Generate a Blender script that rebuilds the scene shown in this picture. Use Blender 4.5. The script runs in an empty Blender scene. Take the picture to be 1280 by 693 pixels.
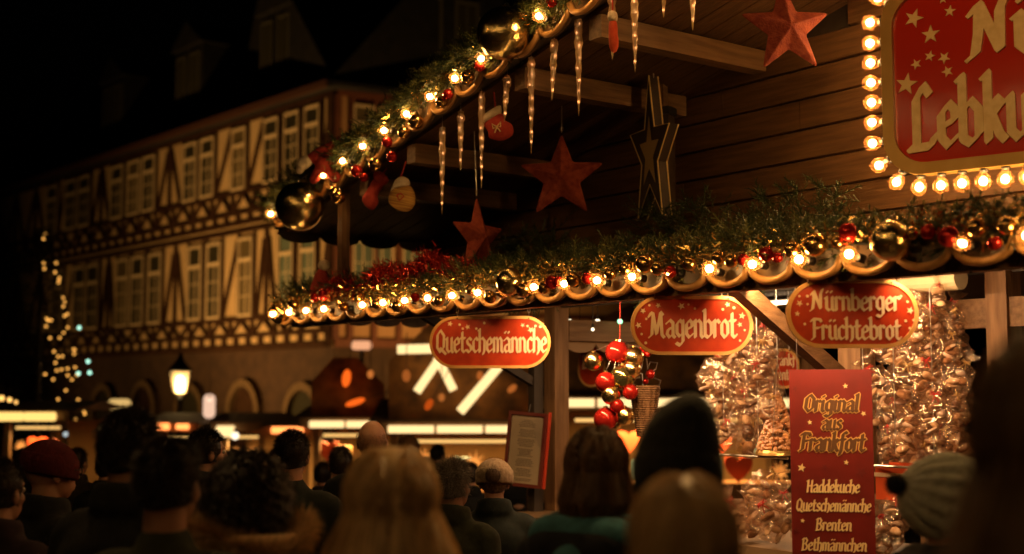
import bpy, bmesh, math, random
from mathutils import Vector, Matrix, Euler, noise
R = math.radians
PI = math.pi
scene = bpy.context.scene
COL = scene.collection
rnd = random.Random(7)

# ------------------------------------------------------------------ camera
F = 1600.0; HZ = 485.0; CZ = 1.85
TH = math.atan((HZ - 346.5) / F)
cam_d = bpy.data.cameras.new('camera'); cam = bpy.data.objects.new('camera', cam_d); COL.objects.link(cam)
cam.location = (0, 0, CZ); cam.rotation_euler = (PI/2 + TH, 0, 0)
cam_d.sensor_width = 36; cam_d.lens = F/1280*36; cam_d.clip_end = 600
cam_d.dof.use_dof = True; cam_d.dof.focus_distance = 5.9; cam_d.dof.aperture_fstop = 1.4
cam_d.dof.aperture_blades = 8
scene.camera = cam
scene.render.engine = 'CYCLES'
scene.view_settings.view_transform = 'Standard'; scene.view_settings.look = 'None'
scene.view_settings.exposure = .42; scene.view_settings.gamma = 1
cy = scene.cycles
cy.use_denoising = True; cy.max_bounces = 7; cy.transparent_max_bounces = 12; cy.diffuse_bounces = 3
cy.glossy_bounces = 4; cy.transmission_bounces = 4; cy.sample_clamp_indirect = 4; cy.sample_clamp_direct = 0
cy.caustics_reflective = False; cy.caustics_refractive = False; cy.use_light_tree = True
cy.use_adaptive_sampling = True; cy.adaptive_threshold = 0.01

def ray(px, py):
    a = (px-640)/F; b = (346.5-py)/F
    return Vector((a, math.cos(TH)-b*math.sin(TH), math.sin(TH)+b*math.cos(TH)))
C0 = Vector((0, 0, CZ))
def P(px, py, Y):
    d = ray(px, py); return C0 + d*(Y/d.y)
def hit(px, py, o, n):
    d = ray(px, py); return C0 + d*((o-C0).dot(n)/d.dot(n))

# ------------------------------------------------------------------ mesh builder
class MB:
    def __init__(s): s.v = []; s.f = []
    def add(s, vs, fs):
        n = len(s.v); s.v += [tuple(p) for p in vs]; s.f += [tuple(i+n for i in q) for q in fs]; return s
    def box(s, x0, x1, y0, y1, z0, z1):
        return s.add([(x0,y0,z0),(x1,y0,z0),(x1,y1,z0),(x0,y1,z0),(x0,y0,z1),(x1,y0,z1),(x1,y1,z1),(x0,y1,z1)],
                     [(0,3,2,1),(4,5,6,7),(0,1,5,4),(1,2,6,5),(2,3,7,6),(3,0,4,7)])
    def bar(s, a, b, w, h, up=(0,0,1)):
        a = Vector(a); b = Vector(b); d = (b-a).normalized(); up = Vector(up)
        sx = d.cross(up)
        if sx.length < 1e-4: sx = d.cross(Vector((0,1,0)))
        sx.normalize(); uz = sx.cross(d).normalized(); sx *= w/2; uz *= h/2
        return s.add([a-sx-uz,a+sx-uz,a+sx+uz,a-sx+uz,b-sx-uz,b+sx-uz,b+sx+uz,b-sx+uz],
                     [(0,1,2,3),(7,6,5,4),(0,4,5,1),(1,5,6,2),(2,6,7,3),(3,7,4,0)])
    def tube(s, pts, r, n=8, closed=False, caps=True):
        pts = [Vector(p) for p in pts]; m = len(pts)
        rs = r if isinstance(r, (list, tuple)) else [r]*m
        vs = []; prev = None
        for i, p in enumerate(pts):
            if closed: d = pts[(i+1)%m]-pts[i-1]
            else: d = pts[min(i+1,m-1)]-pts[max(i-1,0)]
            if d.length < 1e-9: d = Vector((0,0,1))
            d.normalize()
            u = prev - d*prev.dot(d) if prev is not None else None
            if u is None or u.length < 1e-4:
                u = d.cross(Vector((0,0,1)));
                if u.length < 1e-3: u = d.cross(Vector((1,0,0)))
            u.normalize(); prev = u; w = d.cross(u)
            for k in range(n):
                a = 2*PI*k/n; vs.append(p + (u*math.cos(a)+w*math.sin(a))*rs[i])
        fs = []
        for i in range(m if closed else m-1):
            j = (i+1) % m
            for k in range(n): fs.append((i*n+k, i*n+(k+1)%n, j*n+(k+1)%n, j*n+k))
        if caps and not closed:
            fs.append(tuple(range(n-1,-1,-1))); fs.append(tuple((m-1)*n+k for k in range(n)))
        return s.add(vs, fs)
    def ball(s, c, r, n=12, m=8, fn=None):
        if not isinstance(r, (list, tuple)): r = (r, r, r)
        c = Vector(c); vs = [c+Vector((0,0,r[2]))]; fs = []
        for i in range(1, m):
            t = PI*i/m
            for k in range(n):
                a = 2*PI*k/n; vs.append(c+Vector((r[0]*math.sin(t)*math.cos(a), r[1]*math.sin(t)*math.sin(a), r[2]*math.cos(t))))
        vs.append(c-Vector((0,0,r[2])))
        for k in range(n): fs.append((0, 1+k, 1+(k+1)%n))
        for i in range(m-2):
            for k in range(n): fs.append((1+i*n+k, 1+(i+1)*n+k, 1+(i+1)*n+(k+1)%n, 1+i*n+(k+1)%n))
        b = 1+(m-2)*n
        for k in range(n): fs.append((b+k, len(vs)-1, b+(k+1)%n))
        if fn: vs = [fn(Vector(v)) for v in vs]
        return s.add(vs, fs)
    def lathe(s, prof, n=16, c=(0,0,0)):
        vs = []; fs = []; c = Vector(c)
        for (r, z) in prof:
            for k in range(n):
                a = 2*PI*k/n; vs.append(c+Vector((r*math.cos(a), r*math.sin(a), z)))
        for i in range(len(prof)-1):
            for k in range(n): fs.append((i*n+k, i*n+(k+1)%n, (i+1)*n+(k+1)%n, (i+1)*n+k))
        return s.add(vs, fs)
    def prism(s, poly, h0, h1, fn):
        """poly of (a,b), extruded h0..h1, fn(a,b,h)->xyz"""
        n = len(poly)
        vs = [fn(a,b,h0) for a,b in poly]+[fn(a,b,h1) for a,b in poly]
        fs = [tuple(range(n)), tuple(range(2*n-1,n-1,-1))]+[(k,(k+1)%n,n+(k+1)%n,n+k) for k in range(n)]
        return s.add(vs, fs)
    def mesh(s, name, smooth=False):
        me = bpy.data.meshes.new(name); me.from_pydata(s.v, [], s.f)
        if smooth: me.polygons.foreach_set('use_smooth', [True]*len(me.polygons))
        me.validate(); me.update(); return me
    def build(s, name, mat, parent=None, loc=None, rot=None, smooth=False, fixn=False):
        me = s.mesh(name, smooth)
        if fixn:
            bm = bmesh.new(); bm.from_mesh(me); bmesh.ops.recalc_face_normals(bm, faces=bm.faces); bm.to_mesh(me); bm.free()
        me.materials.append(mat)
        return link(name, me, parent, loc, rot)

def link(name, me, parent=None, loc=None, rot=None):
    o = bpy.data.objects.new(name, me); COL.objects.link(o)
    if parent: o.parent = parent
    if loc is not None: o.location = loc
    if rot is not None: o.rotation_euler = rot
    return o
def tag(o, label=None, cat=None, group=None, kind=None):
    if label: o['label'] = label
    if cat: o['category'] = cat
    if group: o['group'] = group
    if kind: o['kind'] = kind
    return o
def thing(name, label, cat, loc=(0,0,0), rot=(0,0,0), group=None):
    o = bpy.data.objects.new(name, None); COL.objects.link(o); o.location = loc; o.rotation_euler = rot
    o.empty_display_size = .1
    return tag(o, label, cat, group)
def copy_tree(o, parent=None):
    c = o.copy(); COL.objects.link(c); c.parent = parent
    for ch in list(o.children): copy_tree(ch, c)
    return c
def ordn(i):
    return ['first','second','third','fourth','fifth','sixth','seventh','eighth','ninth','tenth','eleventh','twelfth',
     'thirteenth','fourteenth','fifteenth','sixteenth','seventeenth','eighteenth','nineteenth','twentieth','twenty-first',
     'twenty-second','twenty-third','twenty-fourth','twenty-fifth','twenty-sixth','twenty-seventh','twenty-eighth',
     'twenty-ninth','thirtieth','thirty-first','thirty-second','thirty-third','thirty-fourth','thirty-fifth'][i]

# ------------------------------------------------------------------ materials
_m = {}
def newmat(name):
    m = bpy.data.materials.new(name); m.use_nodes = True; nt = m.node_tree
    for n in list(nt.nodes): nt.nodes.remove(n)
    return m, nt, nt.nodes.new('ShaderNodeOutputMaterial')
def mat(name, c, rough=.6, metal=0, c2=None, scale=8, stretch=(1,1,1), bump=0, bscale=None, spec=.5, island=0, sss=0, tr=0, coords='Object', detail=4):
    if name in _m: return _m[name]
    m, nt, out = newmat(name); N = nt.nodes.new; L = nt.links.new
    b = N('ShaderNodeBsdfPrincipled'); b.inputs['Base Color'].default_value = (*c, 1)
    b.inputs['Roughness'].default_value = rough; b.inputs['Metallic'].default_value = metal
    b.inputs['Specular IOR Level'].default_value = spec
    L(b.outputs[0], out.inputs[0])
    col = None
    if c2 or bump:
        tc = N('ShaderNodeTexCoord'); mp = N('ShaderNodeMapping'); mp.inputs['Scale'].default_value = stretch
        L(tc.outputs[coords], mp.inputs[0])
        nz = N('ShaderNodeTexNoise'); nz.inputs['Scale'].default_value = scale; nz.inputs['Detail'].default_value = detail
        L(mp.outputs[0], nz.inputs[0])
        if c2:
            rp = N('ShaderNodeValToRGB'); rp.color_ramp.elements[0].position = .35; rp.color_ramp.elements[1].position = .68
            rp.color_ramp.elements[0].color = (*c, 1); rp.color_ramp.elements[1].color = (*c2, 1)
            L(nz.outputs[0], rp.inputs[0]); col = rp.outputs[0]; L(col, b.inputs['Base Color'])
        if bump:
            src = nz
            if bscale:
                src = N('ShaderNodeTexNoise'); src.inputs['Scale'].default_value = bscale; src.inputs['Detail'].default_value = 5; L(mp.outputs[0], src.inputs[0])
            bp = N('ShaderNodeBump'); bp.inputs['Strength'].default_value = bump; bp.inputs['Distance'].default_value = .01
            L(src.outputs[0], bp.inputs['Height']); L(bp.outputs[0], b.inputs['Normal'])
    if island:
        g = N('ShaderNodeNewGeometry'); hs = N('ShaderNodeHueSaturation')
        mr = N('ShaderNodeMapRange'); mr.inputs['To Min'].default_value = 1-island; mr.inputs['To Max'].default_value = 1+island
        L(g.outputs['Random Per Island'], mr.inputs[0]); L(mr.outputs[0], hs.inputs['Value'])
        if col: L(col, hs.inputs['Color'])
        else: hs.inputs['Color'].default_value = (*c, 1)
        L(hs.outputs[0], b.inputs['Base Color'])
    if sss:
        b.inputs['Subsurface Weight'].default_value = sss; b.inputs['Subsurface Scale'].default_value = .01
    if tr:
        t = N('ShaderNodeBsdfTranslucent'); t.inputs[0].default_value = (*c, 1); mx = N('ShaderNodeMixShader'); mx.inputs[0].default_value = tr
        L(b.outputs[0], mx.inputs[1]); L(t.outputs[0], mx.inputs[2]); L(mx.outputs[0], out.inputs[0])
    _m[name] = m; return m
def emit(name, c, s, sample=True):
    if name in _m: return _m[name]
    m, nt, out = newmat(name); e = nt.nodes.new('ShaderNodeEmission')
    e.inputs[0].default_value = (*c, 1); e.inputs[1].default_value = s; nt.links.new(e.outputs[0], out.inputs[0])
    m.cycles.emission_sampling = 'FRONT' if sample else 'NONE'
    _m[name] = m; return m
def film(name, tint=(1,1,1), clear=.75, rough=.08, diff=(.9,.8,.7), dw=.3, bump=0, gc=(1,1,1)):
    """thin clear plastic: transparent + a share of (gloss | translucent)"""
    if name in _m: return _m[name]
    m, nt, out = newmat(name); N = nt.nodes.new; L = nt.links.new
    t = N('ShaderNodeBsdfTransparent'); t.inputs[0].default_value = (*tint, 1)
    g = N('ShaderNodeBsdfGlossy'); g.inputs['Roughness'].default_value = rough; g.inputs[0].default_value = (*gc,1)
    d = N('ShaderNodeBsdfTranslucent'); d.inputs[0].default_value = (*diff, 1)
    a = N('ShaderNodeMixShader'); a.inputs[0].default_value = dw; L(g.outputs[0], a.inputs[1]); L(d.outputs[0], a.inputs[2])
    b = N('ShaderNodeMixShader'); b.inputs[0].default_value = 1-clear; L(t.outputs[0], b.inputs[1]); L(a.outputs[0], b.inputs[2])
    L(b.outputs[0], out.inputs[0])
    if bump:
        tc = N('ShaderNodeTexCoord'); nz = N('ShaderNodeTexNoise'); nz.inputs['Scale'].default_value = 60; bp = N('ShaderNodeBump')
        bp.inputs['Strength'].default_value = bump; bp.inputs['Distance'].default_value = .01
        L(tc.outputs['Object'], nz.inputs[0]); L(nz.outputs[0], bp.inputs['Height']); L(bp.outputs[0], g.inputs['Normal'])
    _m[name] = m; return m

WARM = (1, .50, .17)
def wood(name, c, c2, ax, rough=.55):
    st = [14, 14, 14]; st[ax] = 1.2
    return mat(name, c, rough, 0, c2, 3.0, tuple(st), .35, 9, spec=.35, detail=8)
M_plank = wood('wall_wood', (.085,.038,.014), (.150,.070,.026), 0)
M_ceil = wood('ceiling_wood', (.080,.038,.016), (.135,.066,.027), 0)
M_beam = wood('beam_wood', (.14,.072,.030), (.24,.13,.058), 1)
M_post = wood('post_wood', (.17,.085,.035), (.30,.16,.07), 2)
M_dark = mat('dark_wood', (.03,.02,.014), .6, 0, (.06,.04,.025), 6, (1,1,1), .2)
M_fascia = mat('fascia_paint', (.10,.055,.025), .45, 0, (.17,.10,.045), 12, (1,1,1), .25)
M_mold = mat('moulding_paint', (.42,.20,.06), .38, .25, (.52,.27,.09), 20, (1,1,1), .15)
M_needle = mat('fir_needles', (.035,.052,.014), .5, island=.6, tr=.2)
M_needle2 = mat('light_fir_needles', (.14,.14,.035), .45, island=.6, tr=.2)
M_rtin = mat('red_tinsel', (.5,.03,.015), .25, .6, island=.5)
M_gtin = mat('gold_tinsel', (.8,.52,.16), .22, .9, island=.4)
M_gold = mat('polished_gold', (1,.74,.32), .20, 1, bump=.35, scale=45)
M_gold2 = mat('satin_gold', (.80,.46,.15), .22, 1)
M_redb = mat('red_bauble', (.65,.03,.02), .12, .7)
M_brass = mat('dull_brass', (.45,.28,.09), .35, .9)
M_metal = mat('dark_metal', (.06,.055,.05), .45, .8)
M_wire = mat('silver_wire', (.7,.66,.6), .3, 1)
M_signred = mat('sign_red', (.52,.050,.011), .34, 0, (.38,.030,.008), 16, spec=.5)
M_signrim = mat('sign_rim', (.74,.40,.13), .35, 0, (.62,.30,.08), 9)
M_cream = mat('cream_paint', (.84,.60,.36), .45)
M_giltletter = mat('gilt_letter', (.80,.58,.27), .45, 0, (.68,.46,.19), 30)
M_starry = mat('gilt_star', (.75,.52,.22), .45)
M_bigred = mat('big_sign_red', (.48,.028,.01), .13, 0, (.42,.02,.008), 2, bump=.04, bscale=9)
M_paper = mat('paper', (.38,.29,.18), .8, 0, (.33,.25,.15), 6)
M_ink = mat('ink', (.10,.07,.05), .7)
M_redwood = mat('red_frame', (.13,.02,.012), .4)
M_starfab = mat('red_star_cloth', (.24,.025,.012), .8, 0, (.44,.085,.035), 32, bump=.7, bscale=120, tr=.15)
M_felt = mat('red_felt', (.40,.035,.02), .95, 0, (.48,.05,.03), 60, bump=.3)
M_fleece = mat('cream_fleece', (.75,.60,.42), .98, 0, (.6,.46,.3), 90, bump=.6)
M_skin = mat('skin', (.55,.30,.19), .5, 0, (.48,.23,.14), 7, sss=.08)
M_core = emit('bulb_filament_glow', (1,.61,.24), 95)
M_globe = film('bulb_glass', (1,.9,.75), .93, .05, (1,.42,.14), .6)
M_ice = film('icicle_plastic', (1,.93,.82), .40, .15, (1,.74,.36), .7, .6)
M_cello = film('cellophane', (1,.97,.93), .76, .2, (.8,.52,.34), .35, .8, (1,.84,.68))
M_led = emit('icicle_led', (1,.40,.16), 5.0, False)

def bulb_proto():
    c = MB().ball((0,0,0), .0135, 10, 7).mesh('filament', True); c.materials.append(M_core)
    g = MB().lathe([(.0001,.030),(.012,.0275),(.021,.021),(.0262,.011),(.0275,0),(.0255,-.011),(.019,-.021),(.012,-.029),(.011,-.034)], 14).mesh('glass', True); g.materials.append(M_globe)
    s = MB().lathe([(.0001,-.033),(.0125,-.033),(.0145,-.036),(.0155,-.058),(.0001,-.058)], 10).mesh('socket', True); s.materials.append(M_metal)
    return c, g, s
BULB = bulb_proto()
def bulb(parent, loc, direction, scale=1.0, name='bulb'):
    """a lamp bulb part: glass globe, with filament and socket sub-parts; direction = where the tip points"""
    g = link(name, BULB[1], parent, loc); g.rotation_euler = Vector(direction).to_track_quat('Z', 'Y').to_euler(); g.scale = (scale,)*3
    link('filament', BULB[0], g); link('socket', BULB[2], g)
    return g

# ------------------------------------------------------------------ lettering (broad-nib glyph skeletons)
G = {
'a':(.66,[[(.08,.82),(.3,1.0),(.5,.84),(.5,.1),(.62,0)],[(.5,.58),(.18,.46),(.1,.2),(.26,0),(.5,.2)]]),
'b':(.64,[[(.0,1.55),(.1,1.6),(.1,.12),(.3,0),(.52,.2),(.52,.78),(.32,1.0),(.12,.8)]]),
'c':(.54,[[(.48,.84),(.32,1.0),(.1,.76),(.1,.2),(.28,0),(.48,.16)]]),
'd':(.66,[[(.42,1.55),(.52,1.6),(.52,.1),(.62,0)],[(.5,.8),(.32,1.0),(.1,.76),(.1,.2),(.28,0),(.5,.2)]]),
'e':(.58,[[(.12,.46),(.47,.62),(.47,.84),(.32,1.0),(.1,.76),(.1,.2),(.28,0),(.5,.18)]]),
'f':(.48,[[(.5,1.48),(.36,1.6),(.2,1.4),(.2,.0),(.1,-.3)],[(.02,.96),(.44,.96)]]),
'g':(.64,[[(.5,.82),(.3,1.0),(.1,.76),(.1,.25),(.28,.06),(.5,.26)],[(.5,.98),(.5,-.22),(.3,-.46),(.06,-.34)]]),
'h':(.64,[[(.0,1.52),(.1,1.6),(.1,.02)],[(.1,.8),(.33,1.0),(.52,.8),(.5,.1),(.4,-.12)]]),
'i':(.34,[[(.04,.95),(.13,1.0),(.13,.12),(.25,0)],[(.13,1.34),(.15,1.4)]]),
'k':(.60,[[(.02,1.52),(.12,1.6),(.12,.02)],[(.14,.58),(.34,.98),(.48,.84),(.22,.56)],[(.24,.56),(.42,.12),(.54,0)]]),
'l':(.34,[[(.04,1.52),(.13,1.6),(.13,.12),(.25,0)]]),
'm':(.92,[[(.02,.92),(.11,1.0),(.11,.02)],[(.11,.82),(.3,1.0),(.43,.82),(.43,.02)],[(.43,.82),(.62,1.0),(.75,.82),(.75,.1),(.86,0)]]),
'n':(.66,[[(.02,.92),(.11,1.0),(.11,.02)],[(.11,.8),(.34,1.0),(.5,.82),(.5,.1),(.6,0)]]),
'o':(.62,[[(.3,1),(.1,.78),(.1,.22),(.3,0),(.5,.22),(.5,.78),(.3,1)]]),
'r':(.48,[[(.02,.92),(.11,1.0),(.11,.02)],[(.11,.8),(.3,1.0),(.43,.86)]]),
's':(.56,[[(.47,.86),(.3,1),(.12,.82),(.16,.62),(.44,.4),(.45,.16),(.28,0),(.08,.15)]]),
't':(.48,[[(.18,1.38),(.18,.14),(.33,0),(.45,.14)],[(.02,.97),(.4,.97)]]),
'u':(.66,[[(.02,.92),(.11,1.0),(.11,.18),(.28,0),(.5,.2)],[(.5,1.0),(.5,.1),(.62,0)]]),
'M':(1.12,[[(.02,1.2),(.14,1.42),(.3,1.34),(.2,.14),(.04,.02)],[(.28,1.38),(.52,.2)],[(.52,.2),(.8,1.46),(.94,1.3)],[(.8,1.4),(.88,.14),(1.02,0)]]),
'N':(.98,[[(-.02,.0),(.12,.12),(.2,.7),(.22,1.3)],[(.04,1.18),(.22,1.42),(.66,.16)],[(.66,.16),(.68,1.2),(.82,1.56)]]),
'Q':(.84,[[(.38,1.52),(.12,1.2),(.1,.34),(.36,0),(.66,.34),(.68,1.15),(.38,1.52)],[(.36,.28),(.84,-.12)]]),
'O':(.80,[[(.38,1.52),(.12,1.2),(.1,.34),(.36,0),(.66,.34),(.68,1.15),(.38,1.52)]]),
'L':(.78,[[(.56,1.3),(.42,1.52),(.2,1.2),(.2,.08)],[(.02,.02),(.58,.04),(.7,.26)]]),
'F':(.70,[[(.22,1.5),(.2,.14),(.04,.0)],[(.0,1.34),(.14,1.5),(.62,1.46),(.7,1.3)],[(.2,.82),(.54,.84)]]),
'B':(.74,[[(.12,1.5),(.12,.02)],[(.0,1.36),(.38,1.52),(.58,1.22),(.42,.86),(.16,.8)],[(.42,.86),(.64,.5),(.5,.1),(.04,.02)]]),
'H':(.78,[[(.0,1.4),(.14,1.5),(.14,.02)],[(.6,1.5),(.6,.1),(.72,0)],[(.14,.78),(.6,.82)]]),
' ':(.35,[]), '.':(.3,[[(.1,.04),(.12,.08)]]), '-':(.4,[[(.05,.5),(.32,.5)]]),
}
for ch, base in (('ä','a'),('ü','u')):
    G[ch] = (G[base][0], G[base][1]+[[(.16,1.34),(.17,1.4)],[(.44,1.34),(.45,1.4)]])
def hull(pts):
    pts = sorted(set((round(a,5), round(b,5)) for a, b in pts))
    def half(ps):
        h = []
        for p in ps:
            while len(h) >= 2 and (h[-1][0]-h[-2][0])*(p[1]-h[-2][1])-(h[-1][1]-h[-2][1])*(p[0]-h[-2][0]) <= 0: h.pop()
            h.append(p)
        return h
    a = half(pts); b = half(pts[::-1]); return a[:-1]+b[:-1]
def textwidth(s, sx=1): return sum(G[c][0] for c in s)*sx
def text(mb, s, x, y, u, fn, sx=1.0, nib=.19, nt=.085, ang=38, slant=0, depth=.002, h0=0.0):
    """lay text starting at x, baseline y, unit u (x-height), into mb through fn(a,b,h)"""
    ca, sa = math.cos(R(ang)), math.sin(R(ang)); k = 0
    nb = [(i*nib/2*ca - j*nt/2*sa, i*nib/2*sa + j*nt/2*ca) for i in (-1,1) for j in (-1,1)]
    for ch in s:
        adv, strokes = G[ch]
        for st in strokes:
            for p, q in zip(st[:-1], st[1:]):
                hp = hull([(p[0]+a, p[1]+b) for a, b in nb]+[(q[0]+a, q[1]+b) for a, b in nb])
                hp = [(x+(a*sx+b*slant)*u, y+b*u) for a, b in hp]
                k += 1
                mb.prism(hp, h0, h0+depth+(k % 9)*.00008, fn)
        x += adv*sx*u
    return x
def starpts(cx, cy, r, k=.42, rot=0, n=5):
    return [(cx+(r if i%2==0 else r*k)*math.sin(rot+PI*i/n), cy+(r if i%2==0 else r*k)*math.cos(rot+PI*i/n)) for i in range(2*n)]
def starfan(mb, cx, cy, r, h0, h1, fn, k=.42, rot=0):
    pts = starpts(cx, cy, r, k, rot); n = len(pts)
    vs = [fn(cx, cy, h1)]+[fn(a, b, h1) for a, b in pts]+[fn(a, b, h0) for a, b in pts]
    fs = [(0, 1+i, 1+(i+1)%n) for i in range(n)]+[(1+i, 1+n+i, 1+n+(i+1)%n, 1+(i+1)%n) for i in range(n)]
    mb.add(vs, fs)
def stadium(w, h, r=None, n=12):
    r = min(w, h)/2 if r is None else r; pts = []
    for cx, cy, a0 in ((w/2-r, h/2-r, 0), (-w/2+r, h/2-r, 90), (-w/2+r, -h/2+r, 180), (w/2-r, -h/2+r, 270)):
        for i in range(n+1):
            a = R(a0+90*i/n); pts.append((cx+r*math.cos(a), cy+r*math.sin(a)))
    return pts

# ------------------------------------------------------------------ world: night sky
w = bpy.data.worlds.new('World'); scene.world = w; w.use_nodes = True
nt = w.node_tree; bg = nt.nodes['Background']
sky = nt.nodes.new('ShaderNodeTexSky'); sky.sky_type = 'NISHITA'; sky.sun_disc = False
sky.sun_elevation = R(-4); sky.sun_rotation = R(200)
nt.links.new(sky.outputs[0], bg.inputs[0]); bg.inputs[1].default_value = .006

# ground: one sheet, falling away gently towards the old houses
def gz(y):
    t = min(max((y-11)/14, 0), 1); return -1.2*t*t*(3-2*t)
M_ground = mat('cobbles', (.07,.055,.045), .55, 0, (.12,.095,.075), 5, (1,1,1), .5, 26)
g = MB(); ys = [-60, -10, 0, 6, 9, 11, 13, 15, 17, 19, 21, 23, 25, 30, 60, 140, 400]
for y in ys: g.v += [(-300, y, gz(y)), (300, y, gz(y))]
g.f = [(2*i, 2*i+1, 2*i+3, 2*i+2) for i in range(len(ys)-1)]
tag(g.build('ground', M_ground), kind='structure')

# ------------------------------------------------------------------ half-timbered town house
M_plaster = mat('plaster', (.55,.38,.19), .85, 0, (.62,.45,.24), 1.5, (1,1,1), .15)
M_timber = mat('timber', (.035,.016,.008), .8, 0, (.055,.026,.013), 4, spec=.1)
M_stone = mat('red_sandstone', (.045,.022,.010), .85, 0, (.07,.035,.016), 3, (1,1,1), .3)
M_slate = mat('slate_roof', (.010,.010,.010), .6, 0, (.018,.016,.015), 3)
M_frame = mat('window_paint', (.70,.55,.34), .6)
M_glassd = mat('dark_glass', (.035,.032,.018), .35, 0, spec=.15)
M_glassb = mat('curtained_glass', (.12,.09,.04), .5)
M_glassc = mat('blind_glass', (.12,.16,.12), .5)
YC = 34.0; ZC = lambda py, Y=YC: P(415, py, Y).z
vd = ray(-750, HZ); FD = Vector((vd.x, vd.y, 0)).normalized()          # facade direction, receding left
C1 = P(415, HZ, YC); C1.z = 0
FN = Vector((-FD.y, FD.x, 0));  FN = FN if FN.y < 0 else -FN             # outward, towards camera
zb, z1, z2, z3 = -1.3, ZC(433), ZC(259), ZC(112)
house = thing('half_timbered_house', 'long half-timbered house with rows of pale windows across the dark square', 'building', (C1.x, C1.y, 0), (0,0,math.atan2(-FD.y, -FD.x)))
# local frame: X = -FD (towards the corner side, 0 at corner, negative along the facade), Y = into the house
HX = -FD; HY = Vector((-HX.y, HX.x, 0))
if HY.y < 0: HY = -HY; 
def hs(px):                                     # facade position (local x) seen at pixel column px
    q = hit(px, HZ, C1, FN); return (q-C1).dot(HX)
SGN = 1 if (Matrix.Rotation(math.atan2(HX.y, HX.x), 3, 'Z') @ Vector((0,1,0))).dot(HY) > 0 else -1
LEN = 27.0
def hb(x0, x1, d0, d1, z0, z1_, m): m.box(x0, x1, -d1, -d0, z0, z1_)     # d = distance proud of the wall plane
wall = MB(); wall.box(-LEN, -.01, 0, 8, z1, z3+.1); wall.build('wall', M_plaster, house)
wins = []    # x centre, storey, width, kind
def hw(px): w_ = 9.5-(415-px)*.008; return hs(px+w_)-hs(px-w_)
for px in (389,363,337): wins.append((hs(px), 2, hw(px), 0))
wins.append((hs(296), 2, hw(296), 1))
for px in (256,234): wins.append((hs(px), 2, hw(px), 0))
for px in (182,163,142): wins.append((hs(px), 2, hw(px), 2))
for px in (101,84,60): wins.append((hs(px), 2, hw(px), 0))
for px in (386,358): wins.append((hs(px), 1, hw(px), 3))
wins.append((hs(307), 1, hw(307), 1))
for px in (267,243): wins.append((hs(px), 1, hw(px), 0))
for px in (193,171,152): wins.append((hs(px), 1, hw(px), 2))
for px in (115,98,70): wins.append((hs(px), 1, hw(px), 0))
H2 = (z2+1.05, z3-.28); H1 = (z1+.98, z2-.42)
tb = MB(); pr = .10
for (a, b) in ((z1-.02,z1+.14),(z1+.36,z1+.46),(z2-.26,z2-.16),(z2-.02,z2+.08),(z2+.30,z2+.40),(z3-.16,z3+.12)): hb(-LEN, 0, 0, pr, a, b, tb)
for (a, b) in ((H2[0]-.14, H2[0]), (H1[0]-.14, H1[0])): hb(-LEN, 0, 0, pr-.01, a, b, tb)
k = 0
while k*.72 < LEN:                                   # joist ends under each jetty
    x = -k*.72; hb(x-.24, x, 0, pr-.03, z1+.13, z1+.37, tb); hb(x-.24, x, 0, pr-.03, z2+.07, z2+.31, tb); k += 1
for st, (lo, hi) in ((2, H2), (1, H1)):
    zs0 = z2+.38 if st == 2 else z1+.44; top = z3-.1 if st == 2 else z2-.28
    xs = sorted([(x-wd/2-.02, x+wd/2+.02) for x, s, wd, kd in wins if s == st])
    # posts either side of each window
    for a, b in xs:
        for q in (a-.09, b): hb(q, q+.09, 0, pr-.02, lo, top, tb)
    # gaps between windows: braces (curved, long) where wide
    ed = [-LEN]+[v for ab in xs for v in ab]+[0]
    for i in range(0, len(ed), 2):
        a, b = ed[i]+.1, ed[i+1]-.1
        if b-a < .35: continue
        if b-a > 1.2:
            n = max(1, int((b-a)/1.9))
            for j in range(n):
                xa = a+(b-a)*j/n; xb = a+(b-a)*(j+1)/n; mid = (xa+xb)/2
                hb(mid-.09, mid+.09, 0, pr-.02, lo-.2, top, tb)
                for (p, q) in ((xa+.1, mid-.12), (xb-.1, mid+.12)):
                    tb.bar((p, -pr*.45, lo-.05), (q, -pr*.45, top-.25), pr*.9, .13, (1,0,0))
        else:
            tb.bar((a, -pr*.45, lo), (b, -pr*.45, top-.2), pr*.9, .12, (1,0,0))
    # the panels under the windows: V-shaped struts
    x = -.3
    while x > -LEN:
        ptn = rnd.random()
        hb(x-.07, x+.07, 0, pr-.02, zs0, lo-.1, tb)
        if ptn < .6:
            tb.bar((x-.06, -pr*.45, zs0), (x-.62, -pr*.45, lo-.1), pr*.9, .13, (0,1,0)); tb.bar((x-1.24, -pr*.45, zs0), (x-.68, -pr*.45, lo-.1), pr*.9, .13, (0,1,0))
        else:
            tb.bar((x-.06, -pr*.45, lo-.1), (x-.62, -pr*.45, zs0), pr*.9, .13, (0,1,0)); tb.bar((x-1.24, -pr*.45, lo-.1), (x-.68, -pr*.45, zs0), pr*.9, .13, (0,1,0))
        x -= 1.3
tb.bar((-.14, -pr*.5, z1), (-.14, -pr*.5, z3), .26, pr, (0,1,0))
tb.build('timber_frame', M_timber, house)
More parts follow.
